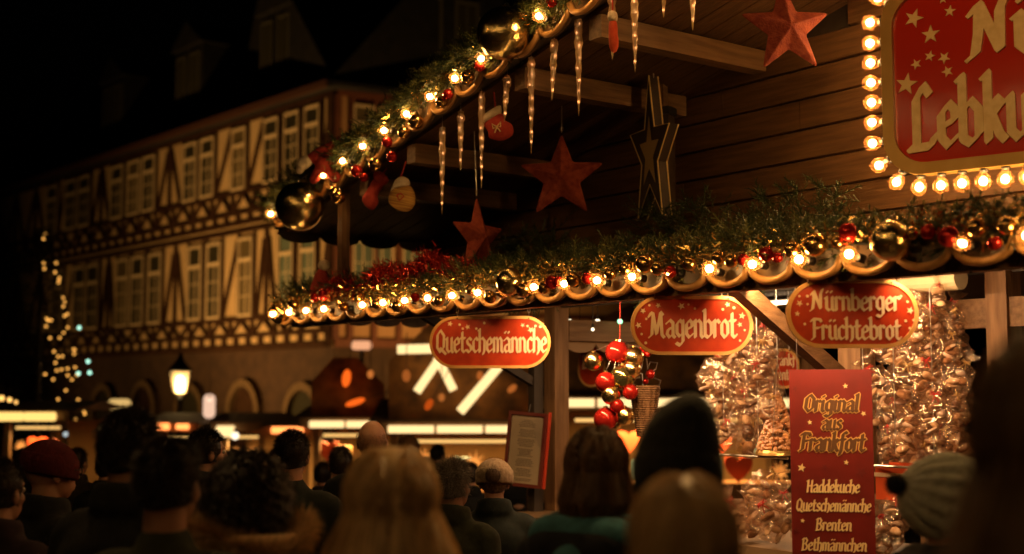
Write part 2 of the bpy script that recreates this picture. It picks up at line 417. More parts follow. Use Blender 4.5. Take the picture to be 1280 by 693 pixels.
def house_window(parent, x, lo, hi, wd, kind, fn=None):
    y0 = -.03; zt = hi; tr = lo+(hi-lo)*.72
    fr = MB()
    for a, b, c, d in ((x-wd/2, x-wd/2+.055, lo, zt), (x+wd/2-.055, x+wd/2, lo, zt), (x-wd/2+.055, x+wd/2-.055, lo, lo+.07), (x-wd/2+.055, x+wd/2-.055, zt-.07, zt), (x-wd/2+.055, x+wd/2-.055, tr-.05, tr+.05)):
        fr.box(a, b, y0-.09, y0, c, d)
    fr.box(x-.02, x+.02, y0-.05, y0-.01, lo+.07, tr-.05)
    for zz in (lo+(tr-lo)*.36, lo+(tr-lo)*.68): fr.box(x-wd/2+.055, x+wd/2-.055, y0-.05, y0-.012, zz-.012, zz+.012)
    o = fr.build('window', M_frame, parent)
    m = {0: M_glassd, 1: M_glassb, 2: M_glassb if rnd.random() < .4 else M_glassd, 3: M_glassc}[kind]
    MB().box(x-wd/2+.02, x+wd/2-.02, y0-.035, y0-.015, lo+.02, zt-.02).build('pane', m, o)
    return o
for x, s, wd, kd in wins:
    lo, hi = H2 if s == 2 else H1
    if x > -LEN+.5: house_window(house, x, lo, hi, wd, kd)
# ground floor: red sandstone with round arches
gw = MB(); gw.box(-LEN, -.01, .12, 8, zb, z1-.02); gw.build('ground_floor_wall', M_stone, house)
def arch(parent, x, z0, w_, h_, kind, name='archway'):
    pts = [(x-w_/2, z0), (x-w_/2, z0+h_-w_/2)]+[(x-w_/2*math.cos(PI*i/12), z0+h_-w_/2+w_/2*math.sin(PI*i/12)) for i in range(1,12)]+[(x+w_/2, z0+h_-w_/2), (x+w_/2, z0)]
    m = MB(); t = .22
    for (a, b), (c, d) in zip(pts[:-1], pts[1:]): m.bar((a, .06, b), (c, .06, d), .2, t, (0,1,0)) if False else m.bar((a, .03, b), (c, .03, d), t, .24, (0,1,0))
    o = m.build(name, mat('arch_stone', (.12,.075,.03), .8, 0, (.15,.09,.04), 5), parent)
    MB().prism(pts, .07, .11, lambda a, b, h: (a, h, b)).build('door_leaf' if kind else 'pane', M_timber if kind else M_glassd, o)
for px, kk in ((379,0),(305,1),(238,0),(180,1),(130,0)): arch(house, hs(px), zb+.1, 1.7, 3.1+(.1 if kk else 0), kk)
# roof with dormers
rf = MB(); zr = z3+.12; 
rf.add([(-LEN-.3,-.45,zr-.05),(.3,-.45,zr-.05),(.3,4.2,zr+5.2),(-LEN-.3,4.2,zr+5.2),(-LEN-.3,8.6,zr),(.3,8.6,zr),(-LEN-.3,-.45,zr-.15),(.3,-.45,zr-.15)],
       [(0,1,2,3),(3,2,5,4),(6,7,1,0),(6,4,5,7),(1,7,5,2),(0,3,4,6)])
rf.build('roof', M_slate, house)
for px in (325, 215, 120):
    x = hs(px); z0 = zr+1.15; y0 = .35
    d = MB(); d.box(x-.95, x+.95, y0, y0+2.4, z0-.6, z0+1.9)
    d.add([(x-1.1,y0-.15,z0+1.85),(x+1.1,y0-.15,z0+1.85),(x,y0-.15,z0+2.7),(x-1.1,y0+3.2,z0+1.85),(x+1.1,y0+3.2,z0+1.85),(x,y0+3.2,z0+2.7)],[(0,1,2),(3,5,4),(0,2,5,3),(1,4,5,2),(0,3,4,1)])
    do = d.build('dormer', M_slate, house)
    for xx in (x-.48, x+.48):
        wf = MB(); a, b, c, e = xx-.33, xx+.33, z0, z0+1.6
        for q in ((a,a+.07,c,e),(b-.07,b,c,e),(a+.07,b-.07,c,c+.07),(a+.07,b-.07,e-.07,e),(xx-.02,xx+.02,c+.07,e-.07)): wf.box(q[0], q[1], y0-.07, y0-.003, q[2], q[3])
        wo = wf.build('window', mat('shaded_window_paint', (.06,.055,.035), .8), do); MB().box(a+.03, b-.03, y0-.04, y0-.015, c+.03, e-.03).build('pane', M_glassd, wo)  # frame colour darkened to put the dimness of the dormers into the paint

# neighbouring house round the corner
d2 = ray(3370, HZ); D2 = Vector((d2.x, d2.y, 0)).normalized()
house_eave = MB().box(-LEN-.3, .3, -.52, -.455, zr-.26 if False else z3-.06, z3+.14).build('eave_board', mat('eave_red', (.07,.025,.012), .7), house)
C2 = C1+D2*.05
hb2 = thing('corner_house', 'half-timbered gable side of the old house, behind the stall corner', 'building', (C2.x, C2.y, 0), (0,0,math.atan2(D2.y, D2.x)))
MB().box(0.02, 16, .02, 7, z1, z3+.1).build('wall', mat('ochre_plaster', (.40,.22,.10), .85, 0, (.46,.27,.13), 1.5), hb2)
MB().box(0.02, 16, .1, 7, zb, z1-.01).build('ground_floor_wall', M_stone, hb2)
t2 = MB()
for (a, b) in ((z1-.02,z1+.2),(z1+.9,z1+1.0),(z2-.1,z2+.16),(z2+.9,z2+1.02),(z3-.16,z3+.12)): t2.box(0, 16, -.1, 0.0, a, b)
def h2s(px):
    n2 = Vector((D2.y, -D2.x, 0)); q = hit(px, HZ, C2, n2); return (q-C2).dot(D2)
for px in (418, 436, 466, 497, 530, 556, 600, 650): 
    x = h2s(px); t2.box(x-.08, x+.08, -.098, -.002, z1+.2, z3-.16)
t2.build('timber_frame', mat('red_timber', (.12,.035,.015), .7, 0, (.16,.05,.02), 4), hb2)
for px, st, kd in ((450,2,1),(482,2,0),(545,2,0),(577,2,0),(451,1,3),(475,1,3),(513,1,3),(545,1,3),(577,1,0),(620,1,0)):
    lo, hi = (z2+1.02, z3-.35) if st == 2 else (z1+1.0, z2-.15)
    house_window(hb2, h2s(px), lo, hi, .62, kd)
r2 = MB(); r2.add([(-.3,-.45,zr),(16,-.45,zr),(16,5,zr+5.2),(-.3,5,zr+5.2),(-.3,-.45,zr-.12),(16,-.45,zr-.12),(-.3,8,zr-.1),(16,8,zr-.1)], [(0,1,2,3),(4,5,1,0),(3,2,7,6),(4,6,7,5),(1,5,7,2),(0,3,6,4)])
r2.build('roof', M_slate, hb2)
for px in (565,):
    x = h2s(px); z0 = zr+1.3; y0 = .35; d = MB(); d.box(x-1.2, x+1.2, y0, y0+2.4, z0-.6, z0+2.1)
    d.add([(x-1.35,y0-.15,z0+2.05),(x+1.35,y0-.15,z0+2.05),(x,y0-.15,z0+3),(x-1.35,y0+3.4,z0+2.05),(x+1.35,y0+3.4,z0+2.05),(x,y0+3.4,z0+3)],[(0,1,2),(3,5,4),(0,2,5,3),(1,4,5,2),(0,3,4,1)])
    do = d.build('dormer', M_slate, hb2)
    for xx in (x-.6, x+.6):
        wf = MB(); a, b, c, e = xx-.4, xx+.4, z0, z0+1.75
        for q in ((a,a+.1,c,e),(b-.1,b,c,e),(a+.1,b-.1,c,c+.1),(a+.1,b-.1,e-.1,e),(xx-.03,xx+.03,c+.1,e-.1)): wf.box(q[0], q[1], y0-.07, y0-.003, q[2], q[3])
        wo = wf.build('window', mat('shaded_window_paint', (.06,.055,.035), .8), do); MB().box(a+.05, b-.05, y0-.04, y0-.015, c+.05, e-.05).build('pane', M_glassd, wo)  # same darkened frame colour, standing in for shade on the dormer

# ------------------------------------------------------------------ lamps of the square
def street_lamp(loc, label, power, group='old street lanterns on the square', hgt=3.4, lit=6, s=1.0):
    t = thing('street_lamp', label, 'street lamp', loc, (0,0,R(20)), group)
    h = hgt
    MB().lathe([(.0001,0),(.16,0),(.16,.12),(.11,.2),(.10,.5),(.055,.62),(.045,h-.35),(.07,h-.32),(.05,h-.28),(.06,h-.2),(.0001,h-.2)], 14).build('post', M_metal, t, smooth=True)
    fr = MB(); b, u = .13*s, .235*s; z0, z1_ = h-.18, h+.30
    for i in range(4):
        a = PI/4+PI/2*i; c, d = math.cos(a), math.sin(a); e, f = math.cos(a+PI/2), math.sin(a+PI/2)
        fr.bar((b*c*1.41, b*d*1.41, z0), (u*c*1.41, u*d*1.41, z1_), .022, .022); fr.bar((u*c*1.41, u*d*1.41, z1_), (u*e*1.41, u*f*1.41, z1_), .03, .03); fr.bar((b*c*1.41, b*d*1.41, z0), (b*e*1.41, b*f*1.41, z0), .03, .03)
    fr.build('lantern_frame', M_metal, t)
    gl = MB(); gl.add([(b*math.cos(PI/4+PI/2*i)*1.38, b*math.sin(PI/4+PI/2*i)*1.38, z0+.01) for i in range(4)]+[(u*math.cos(PI/4+PI/2*i)*1.38, u*math.sin(PI/4+PI/2*i)*1.38, z1_-.01) for i in range(4)], [(i,(i+1)%4,4+(i+1)%4,4+i) for i in range(4)])
    gl.build('glass', film('lantern_glass', (1,.95,.85), .5, .2, (1,.8,.5), .8), t)
    MB().lathe([(u*1.25, z1_+.015),(u*1.05, z1_+.06),(.09, z1_+.2),(.05, z1_+.27),(.03,z1_+.36),(.0001,z1_+.37)], 12).build('cap', M_metal, t, smooth=True)
    MB().ball((0,0,h+.12), .075, 12, 8).build('bulb', emit('lantern_glow_%d' % lit, (1,.80,.50) if lit == 6 else (1,.6,.27), lit*1.6, False), t, smooth=True)
    ld = bpy.data.lights.new('lamp_light', 'POINT'); ld.energy = power; ld.color = (1,.63,.24); ld.shadow_soft_size = .12
    lo = bpy.data.objects.new('lamp_light', ld); COL.objects.link(lo); lo.parent = t; lo.location = (0,0,h-.01-.22)
    lo.location = (0, 0, h+.0)
    return t
q = P(225, 478, 26); street_lamp((q.x, q.y, gz(26)), 'lit glass street lantern on a dark post in front of the half-timbered house', 45, hgt=q.z-gz(26)-.06, s=.82)
street_lamp((-3.6, -1.2, 0), 'unseen street lantern added behind the viewer as fill light', 35, hgt=4.3, lit=5)  # extra lantern added behind the camera for ambient fill

# warm floodlights that stand on the square and light the old facade
def floodlight(loc, target, power, label):
    t = thing('floodlight', label, 'floodlight', loc, (0,0,0), 'floodlights washing the old facade')
    MB().lathe([(.0001,0),(.14,0),(.14,.03),(.025,.05),(.025,1.0),(.0001,1.0)], 10).build('stand', M_metal, t)
    d = (Vector(target)-Vector(loc)-Vector((0,0,1.05))).normalized(); e = d.to_track_quat('-Z','Y').to_euler()
    MB().box(-.16,.16,-.11,.11,.01,.16).build('housing', M_metal, t, (0,0,1.12), e)
    MB().box(-.14,.14,-.09,.09,-.004,.004).build('lens', emit('flood_glow', (1,.6,.25), 3, False), t, Vector((0,0,1.12)), e)
    ld = bpy.data.lights.new('lamp_light', 'SPOT'); ld.energy = power; ld.color = (1,.52,.15); ld.spot_size = R(105); ld.spot_blend = .8; ld.shadow_soft_size = .1
    lo = bpy.data.objects.new('lamp_light', ld); COL.objects.link(lo); lo.parent = t; lo.location = Vector((0,0,1.12))+d*.03; lo.rotation_euler = e
def fpos(px, off, y=None):
    q = hit(px, HZ, C1, FN)+FN*off; return (q.x, q.y, gz(q.y))
def fz(px, z): q = hit(px, HZ, C1, FN); return (q.x, q.y, z)
floodlight(fpos(340, 6.5), fz(352, 6.2), 2100, 'black floodlight on a stand near the right end of the old facade')
floodlight(fpos(110, 6.5), fz(130, 5.5), 260, 'black floodlight on a stand before the far left end of the old facade')
floodlight(fpos(225, 6.5), fz(262, 5.8), 700, 'black floodlight on a stand near the middle of the old facade')

# ------------------------------------------------------------------ Christmas tree with lights, far left
TY = 24.0; tc_ = P(50, 400, TY); tz0 = gz(TY); ttop = P(55, 282, TY).z
M_fartree = mat('tree_needles', (.012,.02,.008), .7, island=.5)
tr_ = thing('christmas_tree', 'tall dark fir at the far left strung with small yellow lights', 'tree', (tc_.x, tc_.y, tz0))
Ht = ttop-tz0
MB().tube([(0,0,0),(0,0,Ht*.5),(0,0,Ht*.97)], [.11,.06,.015], 8).build('trunk', M_dark, tr_)
cr = MB(); r_ = random.Random(3)
def trad(z): return 1.25*(1-z/Ht)**.8+.05
for i in range(5200):
    z = .6+(Ht-.65)*r_.random()**1.25; a = r_.random()*2*PI; rr = trad(z)*(.35+.7*r_.random()**.6)*(1+.18*math.sin(a*5+z*9))
    p = Vector((rr*math.cos(a), rr*math.sin(a), z-.12*rr)); o = Vector((math.cos(a), math.sin(a), -.25+.5*r_.random())).normalized()
    l = .16+.16*r_.random(); s_ = Vector((-o.y, o.x, 0)).normalized()*.028
    cr.add([p-s_, p+s_, p+o*l], [(0,1,2)])
cr.build('crown', M_fartree, tr_)
sl = thing('tree_lights', 'string of small yellow lights wound round the dark fir at far left', 'string lights', (tc_.x, tc_.y, tz0))
M_tl = emit('tree_light', (1,.44,.08), 1.4, False); M_tw = emit('tree_light_cold', (.5,1,.75), 1.6, False)
tb1 = MB().ball((0,0,0), .024, 8, 6).mesh('bulb', True); tb1.materials.append(M_tl)
tb2 = MB().ball((0,0,0), .032, 8, 6).mesh('bulb', True); tb2.materials.append(M_tw)
for i in range(78):
    z = Ht*(.24+.74*r_.random()); a = r_.uniform(-1.15, .25); rr = trad(z)*1.02
    if i < 20: z = Ht*r_.uniform(.24,.34); a = -PI/2+r_.uniform(-1.2, 1.2)
    link('bulb', tb1, sl, (rr*math.cos(a), rr*math.sin(a), z-.1*rr))
for px, py in ((110,452),(112,466),(99,410),(98,467)):
    q = P(px, py, TY-.5)-Vector((tc_.x, tc_.y, tz0)); link('bulb', tb2, sl, q)
wr = MB(); wr.tube([(trad(z)*math.cos(z*7), trad(z)*math.sin(z*7), z-.1*trad(z)) for z in [Ht*.2+i*Ht*.78/60 for i in range(61)]], .006, 4); wr.build('wire', M_metal, sl)

# ------------------------------------------------------------------ far market stalls
M_tube = emit('tube_light', (1,.66,.28), 1.15, True)
M_tubeY = emit('festoon_light', (1,.60,.16), 1.1, False)
M_tubeR = emit('red_bulb_light', (1,.26,.06), 2.2, False)
def far_stall(px0, px1, pytop, Y, label, strips, roofh=.16, front=(.24,.12,.05), glow=40, goods=10, hgt=None, seed=1, tubes=(), gable=0):
    rr = random.Random(seed)
    a = P(px0, pytop, Y); b = P(px1, pytop, Y); W = b.x-a.x; z0 = gz(Y); H = a.z-z0
    t = thing('market_stall', label, 'market stall', (a.x, Y, z0), (0,0,0), 'lit stalls across the square')
    wd = mat('stall_wood', (.22,.12,.055), .7, 0, (.3,.17,.08), 4)
    D = 2.2
    for x, y in ((.05,.05),(W-.05,.05),(.05,D),(W-.05,D)): MB().box(x-.05,x+.05,y-.05,y+.05,0,H-.15).build('post', wd, t)
    MB().box(.1,W-.1,.02,.6,0,1.0).build('counter', mat('stall_front', front, .7, 0, (front[0]*1.4,front[1]*1.3,front[2]*1.2), 3), t)
    MB().box(.1,W-.1,D-.04,D,0,H-.2).build('back_wall', mat('stall_inside', (.42,.24,.10), .8, 0, (.5,.3,.13), 2), t)
    MB().box(-.15,W+.15,-.42,-.36,H-.14,H+.02).build('fascia', wd, t)
    m = MB(); m.add([(-.25,-.45,H),(W+.25,-.45,H),(W+.25,D/2,H+roofh),(-.25,D/2,H+roofh),(-.25,D+.3,H),(W+.25,D+.3,H)],[(0,1,2,3),(3,2,5,4),(0,4,5,1),(0,3,4),(1,5,2)]); m.build('roof', mat('stall_roof', (.10,.055,.03), .8, 0, (.16,.09,.045), 3), t)
    for (x0, x1, z, mm, rad) in strips:       # fractions of width, z relative to H
        n = max(1, round((x1-x0)*W/.55)); L_ = (x1-x0)*W/n
        for i in range(n):
            q0 = x0*W+i*L_+.02; MB().tube([(q0,-.5,H+z),(q0+L_-.04,-.5,H+z)], rad, 8).build('light_tube', mm, t, smooth=True)
    if gable:
        MB().prism([(0,H+.03),(W,H+.03),(W,H+gable*.55),(W*.62,H+gable),(W*.3,H+gable),(0,H+gable*.6)], .30, .36, lambda p, q, h: (p, -h+.1, q)).build('gable_front', mat('gable_wood', (.40,.16,.035), .8, 0, (.07,.03,.01), 3.4), t)
    for k, (qa, qb, ry) in enumerate(tubes):
        A = P(*qa, Y-.6)-Vector((a.x, Y, z0)); B = P(*qb, Y-.6)-Vector((a.x, Y, z0))
        MB().tube([A, B], ry, 8).build('light_tube', M_tube, t, smooth=True)
    MB().box(W*.1,W*.9,.25,.33,H-.3,H-.26).build('ceiling_lamp', emit('stall_lamp', (1,.55,.16), .9, False), t)
    ld = bpy.data.lights.new('lamp_light', 'AREA'); ld.energy = glow; ld.color = (1,.55,.16); ld.shape = 'RECTANGLE'; ld.size = W*.8; ld.size_y = .08
    lo = bpy.data.objects.new('lamp_light', ld); COL.objects.link(lo); lo.parent = t; lo.location = (W/2,.29,H-.31)
    # things laid out for sale, each blurred to a few pixels
    kinds = [((.55,.08,.03),'gingerbread_heart'),((.75,.32,.05),'paper_lantern'),((.7,.45,.2),'gift_box'),((.08,.16,.22),'toy_box'),((.6,.25,.05),'paper_lantern')]
    for i in range(goods):
        c, nm = kinds[rr.randrange(5)]; x = W*(.08+.84*(i+.5)/goods); up = rr.random() < .5
        z = (1.02 if not up else H-.62-.1*rr.random()); y = .15+rr.random()*.35
        m = MB(); s = rr.uniform(.10,.17)
        if nm == 'gingerbread_heart':
            pts = [(s*1.1*math.sin(v)**3, s*(.95*math.cos(v)-.35*math.cos(2*v)-.15*math.cos(3*v))) for v in [2*PI*j/20 for j in range(20)]]
            m.prism(pts, -.02, .02, lambda p, q, h: (p, h, q+s))
        elif nm == 'paper_lantern':
            for j in range(9):
                a_ = 2*PI*j/9; m.add([(0.03*math.cos(a_+.35),0.03*math.sin(a_+.35)-.02,s),(s*1.1*math.cos(a_),-.04,s+s*1.1*math.sin(a_)),(.05*math.cos(a_-.35),-.05,s+.05*math.sin(a_-.35)),(.05*math.cos(a_+.35),-.05,s+.05*math.sin(a_+.35)),(0.0,.05,s)],[(1,2,3),(1,3,4),(1,4,2)])
        else: m.box(-s*.8,s*.8,-s*.6,s*.6,0,s*1.4); m.box(-s*.82,s*.82,-.02,.02,-.001,s*1.42)
        mm = emit('paper_lantern_glow', (1,.33,.06), .9, False) if nm == 'paper_lantern' else mat('goods_%s' % nm, c, .5)
        o = m.build(nm, mm, None, (a.x+x, Y+y, z0+z))
        side = 'hanging' if up else 'standing'
        tag(o, '%s %s, %s item of %s' % ({'gingerbread_heart':'red heart','paper_lantern':'orange paper star','gift_box':'tan gift box','toy_box':'blue box'}[nm], side, ordn(i), label.split(',')[-1].strip()), nm.replace('_',' ').split()[-1], 'goods on the far stalls')
    return t
far_stall(392, 482, 522, 19.5, 'low stall with a white tube-light edge, the stall left of the blonde woman', [(0,1,-.09,M_tube,.05)], goods=4, seed=2, glow=45, gable=.9)
far_stall(488, 665, 527, 17.5, 'lit stall with crossed white tube lights, the stall under the first red sign', [(0,1,-.09,M_tube,.05)], roofh=.3, gable=1.35, goods=9, seed=5, glow=90,
    tubes=(((554,442),(521,490),.055), ((546,446),(567,488),.055), ((626,455),(575,515),.06), ((497,437),(545,436),.06)))
far_stall(688, 1010, 497, 15.5, 'wide lit stall seen through the open side, the stall behind the counter', [(0,1,-.06,M_tube,.05)], goods=16, seed=9, glow=80, gable=1.1)
far_stall(5, 84, 514, 21.0, 'small stall with a yellow light chain, the stall at the far left', [(0,1,-.08,M_tubeY,.07)], goods=4, seed=4, glow=12)
far_stall(202, 246, 529, 23.0, 'tiny stall with red bulbs, the stall below the street lantern', [(.0,.45,-.05,M_tubeR,.06),(.6,1,-.05,M_tubeR,.05)], goods=2, seed=6, glow=10)
far_stall(278, 330, 528, 23.5, 'pale fronted stall, the stall left of the stone arch', [(0,.45,-.15,M_tube,.10)], goods=2, seed=8, glow=55)
far_stall(345, 386, 533, 22.0, 'narrow stall with red and orange bulbs, the stall before the stone arch', [(0,1,-.05,M_tubeR,.055)], goods=2, seed=11, glow=15)
# pale lit boards and orange decorations above the stalls
def lit_sign(px, py, wpx, hpx, Y, c, s, label, round_=True):
    q = P(px, py, Y); w_ = wpx*Y/F; h_ = hpx*Y/F; t = thing('lit_sign', label, 'lit sign', (q.x, q.y, gz(Y)))
    m = MB(); m.prism(stadium(w_, h_, min(w_, h_)*.45), 0, .06, lambda a, b, h: (a, -h, b+q.z-gz(Y))); m.build('light_panel', emit('sign_%d_%d' % (px, py), c, s, False), t)
    MB().tube([(0,.03,0),(0,.03,q.z-gz(Y))], .035, 8).build('pole', M_metal, t)
lit_sign(150, 506, 28, 14, 24, (1,.62,.2), .55, 'yellow oblong lit sign left of the street lantern')
lit_sign(262, 508, 14, 30, 23, (1,.62,.42), .7, 'tall pale lit sign just right of the street lantern')
lit_sign(452, 432, 26, 11, 22, (1,.45,.22), .7, 'pinkish lit bar above the far stalls left of first red sign')
def lantern_ball(px, py, rpx, Y, c, s, label, sq=1.0, tilt=0):
    q = P(px, py, Y); r = rpx*Y/F; t = thing('paper_lantern', label, 'lantern', tuple(q), (0,R(tilt),0), 'orange paper lanterns above the far stalls')
    m = MB(); pr = []
    for i in range(25): th = PI*i/24; pr.append((max(.001, r*sq*math.sin(th)*(1-.05*(i % 2))), r*math.cos(th)))
    m.lathe(pr, 16).build('paper_shade', emit('lantern_%d' % px, c, s, False), t)
    MB().tube([(0,0,r*.9),(0,0,r*.9+.5)], .006, 4).build('cord', M_metal, t)
for k, (px, py, r, Y, c, st_, sq, tl, lab) in enumerate(((433,473,13,19,(1,.19,.02),.8,.5,8,'upright orange paper lantern above the first far stall'),(444,503,15,18.8,(1,.19,.02),.75,.32,72,'long tilted orange paper lantern above the first far stall'),
    (463,468,6,18.8,(1,.40,.10),.4,.8,0,'small amber paper lantern right of the upright orange one'),(478,505,8,18.8,(1,.32,.06),.35,.6,20,'dim amber paper lantern near the right end of first far stall'),(508,470,9,16.8,(1,.36,.08),.25,.7,0,'dim brown-orange paper lantern left of the crossed tubes'),
    (536,506,9,16.8,(1,.19,.02),.35,.6,30,'orange paper lantern below the crossed tubes'),(552,497,6,16.8,(1,.4,.1),.3,.8,0,'tiny amber paper lantern right of the crossed tubes'),(600,470,7,16.8,(1,.35,.08),.3,.7,0,'amber paper lantern beside the long diagonal tube'),(640,486,8,16.8,(1,.36,.08),.3,.6,50,'amber paper lantern behind the top of the price list'))):
    lantern_ball(px, py, r*.85, Y, (c[0], c[1]*.7, c[2]*.5), st_*1.1, lab, sq, tl)
def lone_bulb(px, py, rpx, Y, c, s, label):
    q = P(px, py, Y); r = rpx*Y/F*.6; t = thing('festoon_bulb', label, 'light bulb', tuple(q), (0,0,0), 'single bulbs hanging between the far stalls')
    MB().ball((0,0,0), r, 10, 7).build('glass', emit('lone_%d_%d' % (px, py), c, s, False), t, smooth=True)
    MB().tube([(0,0,r*.8),(0,0,r*1.8)], r*.45, 8).build('socket', M_metal, t)
    MB().tube([(0,0,r*1.7),(0,0,r*1.7+.35)], .004, 4).build('cord', M_metal, t)
for i, (px, py, r, c, s) in enumerate(((418,517,5,(1,.55,.3),2.0),(453,485,5,(1,.6,.35),1.6),(478,486,4,(1,.5,.25),1.6),(417,510,3,(1,.6,.3),1.2),(610,505,7,(.8,.9,1),.6),(621,514,6,(.8,.9,1),.6),(262,500,4,(1,.6,.4),1.2),(60,563,5,(1,.4,.15),1.6),(82,543,5,(.8,.9,.9),.5),(12,500,5,(1,.5,.12),1.5),(2,498,6,(1,.5,.12),1.5),(20,503,4,(1,.5,.12),1.2),(294,545,8,(1,.8,.55),1.5))):
    names = ['white bulb above the first lit stall edge','left bulb of the pair beside the upper orange star','right bulb of the pair beside the upper orange star','small bulb above the first lit stall edge','bluish white bulb left of the menu frame','bluish white bulb low beside the menu frame','pale bulb at the tall lit sign','orange bulb behind the red knitted hat','greenish white bulb near the yellow light chain','middle yellow bulb at the left picture edge','leftmost yellow bulb at the left picture edge','right yellow bulb at the left picture edge','bright white bulb on the pale fronted stall']
    lone_bulb(px, py, r, 20.0 if px > 100 else 19, c, s, names[i])

# unseen lamps over the lane, added to brighten the signs and crowd
def pendant(x, y, z, power, label):
    t = thing('pendant_lamp', label, 'lamp', (x, y, z), (0,0,0), 'lamps strung over the lane')
    MB().lathe([(.16,-.02),(.13,.05),(.05,.10),(.03,.15),(.0001,.16)], 20).build('shade', M_metal, t, smooth=True)
    MB().ball((0,0,-.01), .05, 14, 10).build('bulb', emit('pendant_glow', (1,.6,.27), 14, False), t, smooth=True)
    MB().tube([(0,0,.15),(0,0,.6)], .006, 5).build('cord', M_metal, t)
    ld = bpy.data.lights.new('lamp_light', 'POINT'); ld.energy = power; ld.color = (1,.56,.185); ld.shadow_soft_size = .05
    lo = bpy.data.objects.new('lamp_light', ld); COL.objects.link(lo); lo.parent = t; lo.location = (0,0,-.075)
def added_spot(loc, target, power, size, label):  # added out of view to brighten whatever it aims at
    t = thing('added_spot_lamp', label, 'spot lamp', loc, (0,0,0), 'unseen spot lamps added over the lane')
    d = (Vector(target)-Vector(loc)).normalized(); e = d.to_track_quat('-Z','Y').to_euler()
    h = MB().lathe([(.0001,.16),(.045,.155),(.055,.10),(.075,0),(.085,-.04)], 20).build('housing', M_metal, t, (0,0,0), e, smooth=True)
    MB().lathe([(.0001,-.0),(.07,-.0)], 20).build('lens', emit('spot_glow', (1,.6,.27), 8, False), t, (0,0,0), e)
    MB().tube([(0,0,.1),(0,0,.6)], .008, 6).build('hanger', M_metal, t)
    ld = bpy.data.lights.new('lamp_light', 'SPOT'); ld.energy = power; ld.color = (1,.56,.185); ld.spot_size = R(size); ld.spot_blend = .7; ld.shadow_soft_size = .04
    lo = bpy.data.objects.new('lamp_light', ld); COL.objects.link(lo); lo.parent = t; lo.location = d*.02; lo.rotation_euler = e
added_spot((-2.3, 3.6, 3.7), (-.1, 7.6, 1.95), 85, 28, 'added unseen hooded spot over the lane pointing at the leftmost hanging sign')
added_spot((-1.1, 2.2, 3.5), (1.15, 5.7, 1.95), 58, 34, 'added unseen hooded spot over the lane pointing at the two right hanging signs')
fl_ = thing('added_festoon_lights', 'added unseen string of small bulbs over the lane in front of the stall', 'string lights', (0,0,0))  # bulb string added overhead, out of view, for ambient light and reflections
for i in range(26):
    f = i/25; p = Vector((-3.6+4.6*f, 5.4-6.6*f, 4.15-.35*4*f*(1-f)+.12*abs(math.sin(f*25)))); bulb(fl_, p, (0,0,-1), 1.4)
MB().tube([(-3.6+4.6*f, 5.4-6.6*f, 4.22-.35*4*f*(1-f)+.12*abs(math.sin(f*25))) for f in [i/50 for i in range(51)]], .006, 5).build('cable', M_metal, fl_)
added_spot((.1, 1.6, 3.9), (2.15, 5.5, 3.25), 120, 30, 'added unseen hooded spot over the lane pointing at the big lit sign')
added_spot((.75, 4.2, 3.75), (.25, 2.2, 1.6), 95, 62, 'added unseen hooded spot over the lane pointing down at the fair-haired people')
added_spot((-1.6, 4.9, 3.9), (-.75, 3.6, 1.6), 16, 50, 'added unseen hooded spot over the lane pointing down at the left of the crowd')
N2 = Vector((D2.y, -D2.x, 0)); q = C2+D2*2.2+N2*6.0
floodlight((q.x, q.y, gz(q.y)), tuple(C2+D2*2.0+Vector((0,0,6.2))), 1500, 'black floodlight on a stand before the corner house')
# ================================================================== THE STALL
v1 = ray(-545, HZ); DR = Vector((v1.x, v1.y, 0)).normalized()      # receding left
TX = -DR; SX = Vector((-TX.y, TX.x, 0))                            # t axis (to the right, nearer), s axis (inwards)
SX = SX if SX.y > 0 else -SX
L0 = P(350, 391, 8.42); ZG = L0.z
SROT = math.atan2(TX.y, TX.x)
def loc_(p): d = p-L0; return Vector((d.dot(TX), d.dot(SX), p.z))
def LP(px, py, s=0.0):            # pixel on the vertical plane at depth s behind the stall front -> local (t, s, z)
    return loc_(hit(px, py, L0+SX*s, SX))
def WP(t, s, z): return Vector((L0.x, L0.y, 0))+TX*t+SX*s+Vector((0,0,z))
A_ = LP(352, 272); B_ = LP(740, -8)
SL = (B_.z-A_.z)/(B_.x-A_.x); ZA = A_.z-SL*A_.x
def zv(t): return ZA+SL*(t if t < APEX else 2*APEX-t)               # verge garland height
APEX = 5.0; TEND = 7.2; SW = LP(1280, 290).z and 1.15
def zc(t): return zv(t)-.085                                        # underside of roof boards
stall = thing('market_stall', 'big wooden gingerbread stall with garlands, hanging red signs and open counter', 'market stall', (L0.x, L0.y, 0), (0,0,SROT))
ZT = ZG                                                             # canopy edge height
# upper gable wall of planks
pw = MB(); z = ZT+.03; k = 0
while z < zc(APEX):
    h = .150; t0 = 0.0 if z+h < zc(0) else (z+h-zc(0))/SL
    segs = [t0+0.0, 2.3+(k*1.37) % 1.9, TEND]
    for a, b in zip(segs[:-1], segs[1:]):
        if b-a < .05: continue
        j = .0015*((k*7) % 3); za = min(z+h-.006, zc(a)); 
        pw.add([(a+.002,SW-j,z),(b-.002,SW-j,z),(b-.002,SW-j,z+h-.012),(a+.002,SW-j,z+h-.012),(a+.002,SW+.02,z-.004),(b-.002,SW+.02,z-.004),(b-.002,SW+.02,z+h-.002),(a+.002,SW+.02,z+h-.002)],
               [(0,1,2,3),(7,6,5,4),(0,4,5,1),(1,5,6,2),(2,6,7,3),(3,7,4,0)])
        if a == t0 and t0 > 0:
            pw.add([(a-h/SL,SW-j,z),(a+.002,SW-j,z),(a+.002,SW-j,z+h-.012),(a-h/SL,SW+.02,z),(a+.002,SW+.02,z),(a+.002,SW+.02,z+h-.012)],[(0,1,2),(5,4,3),(0,3,4,1),(0,2,5,3)])
    z += h+.004; k += 1
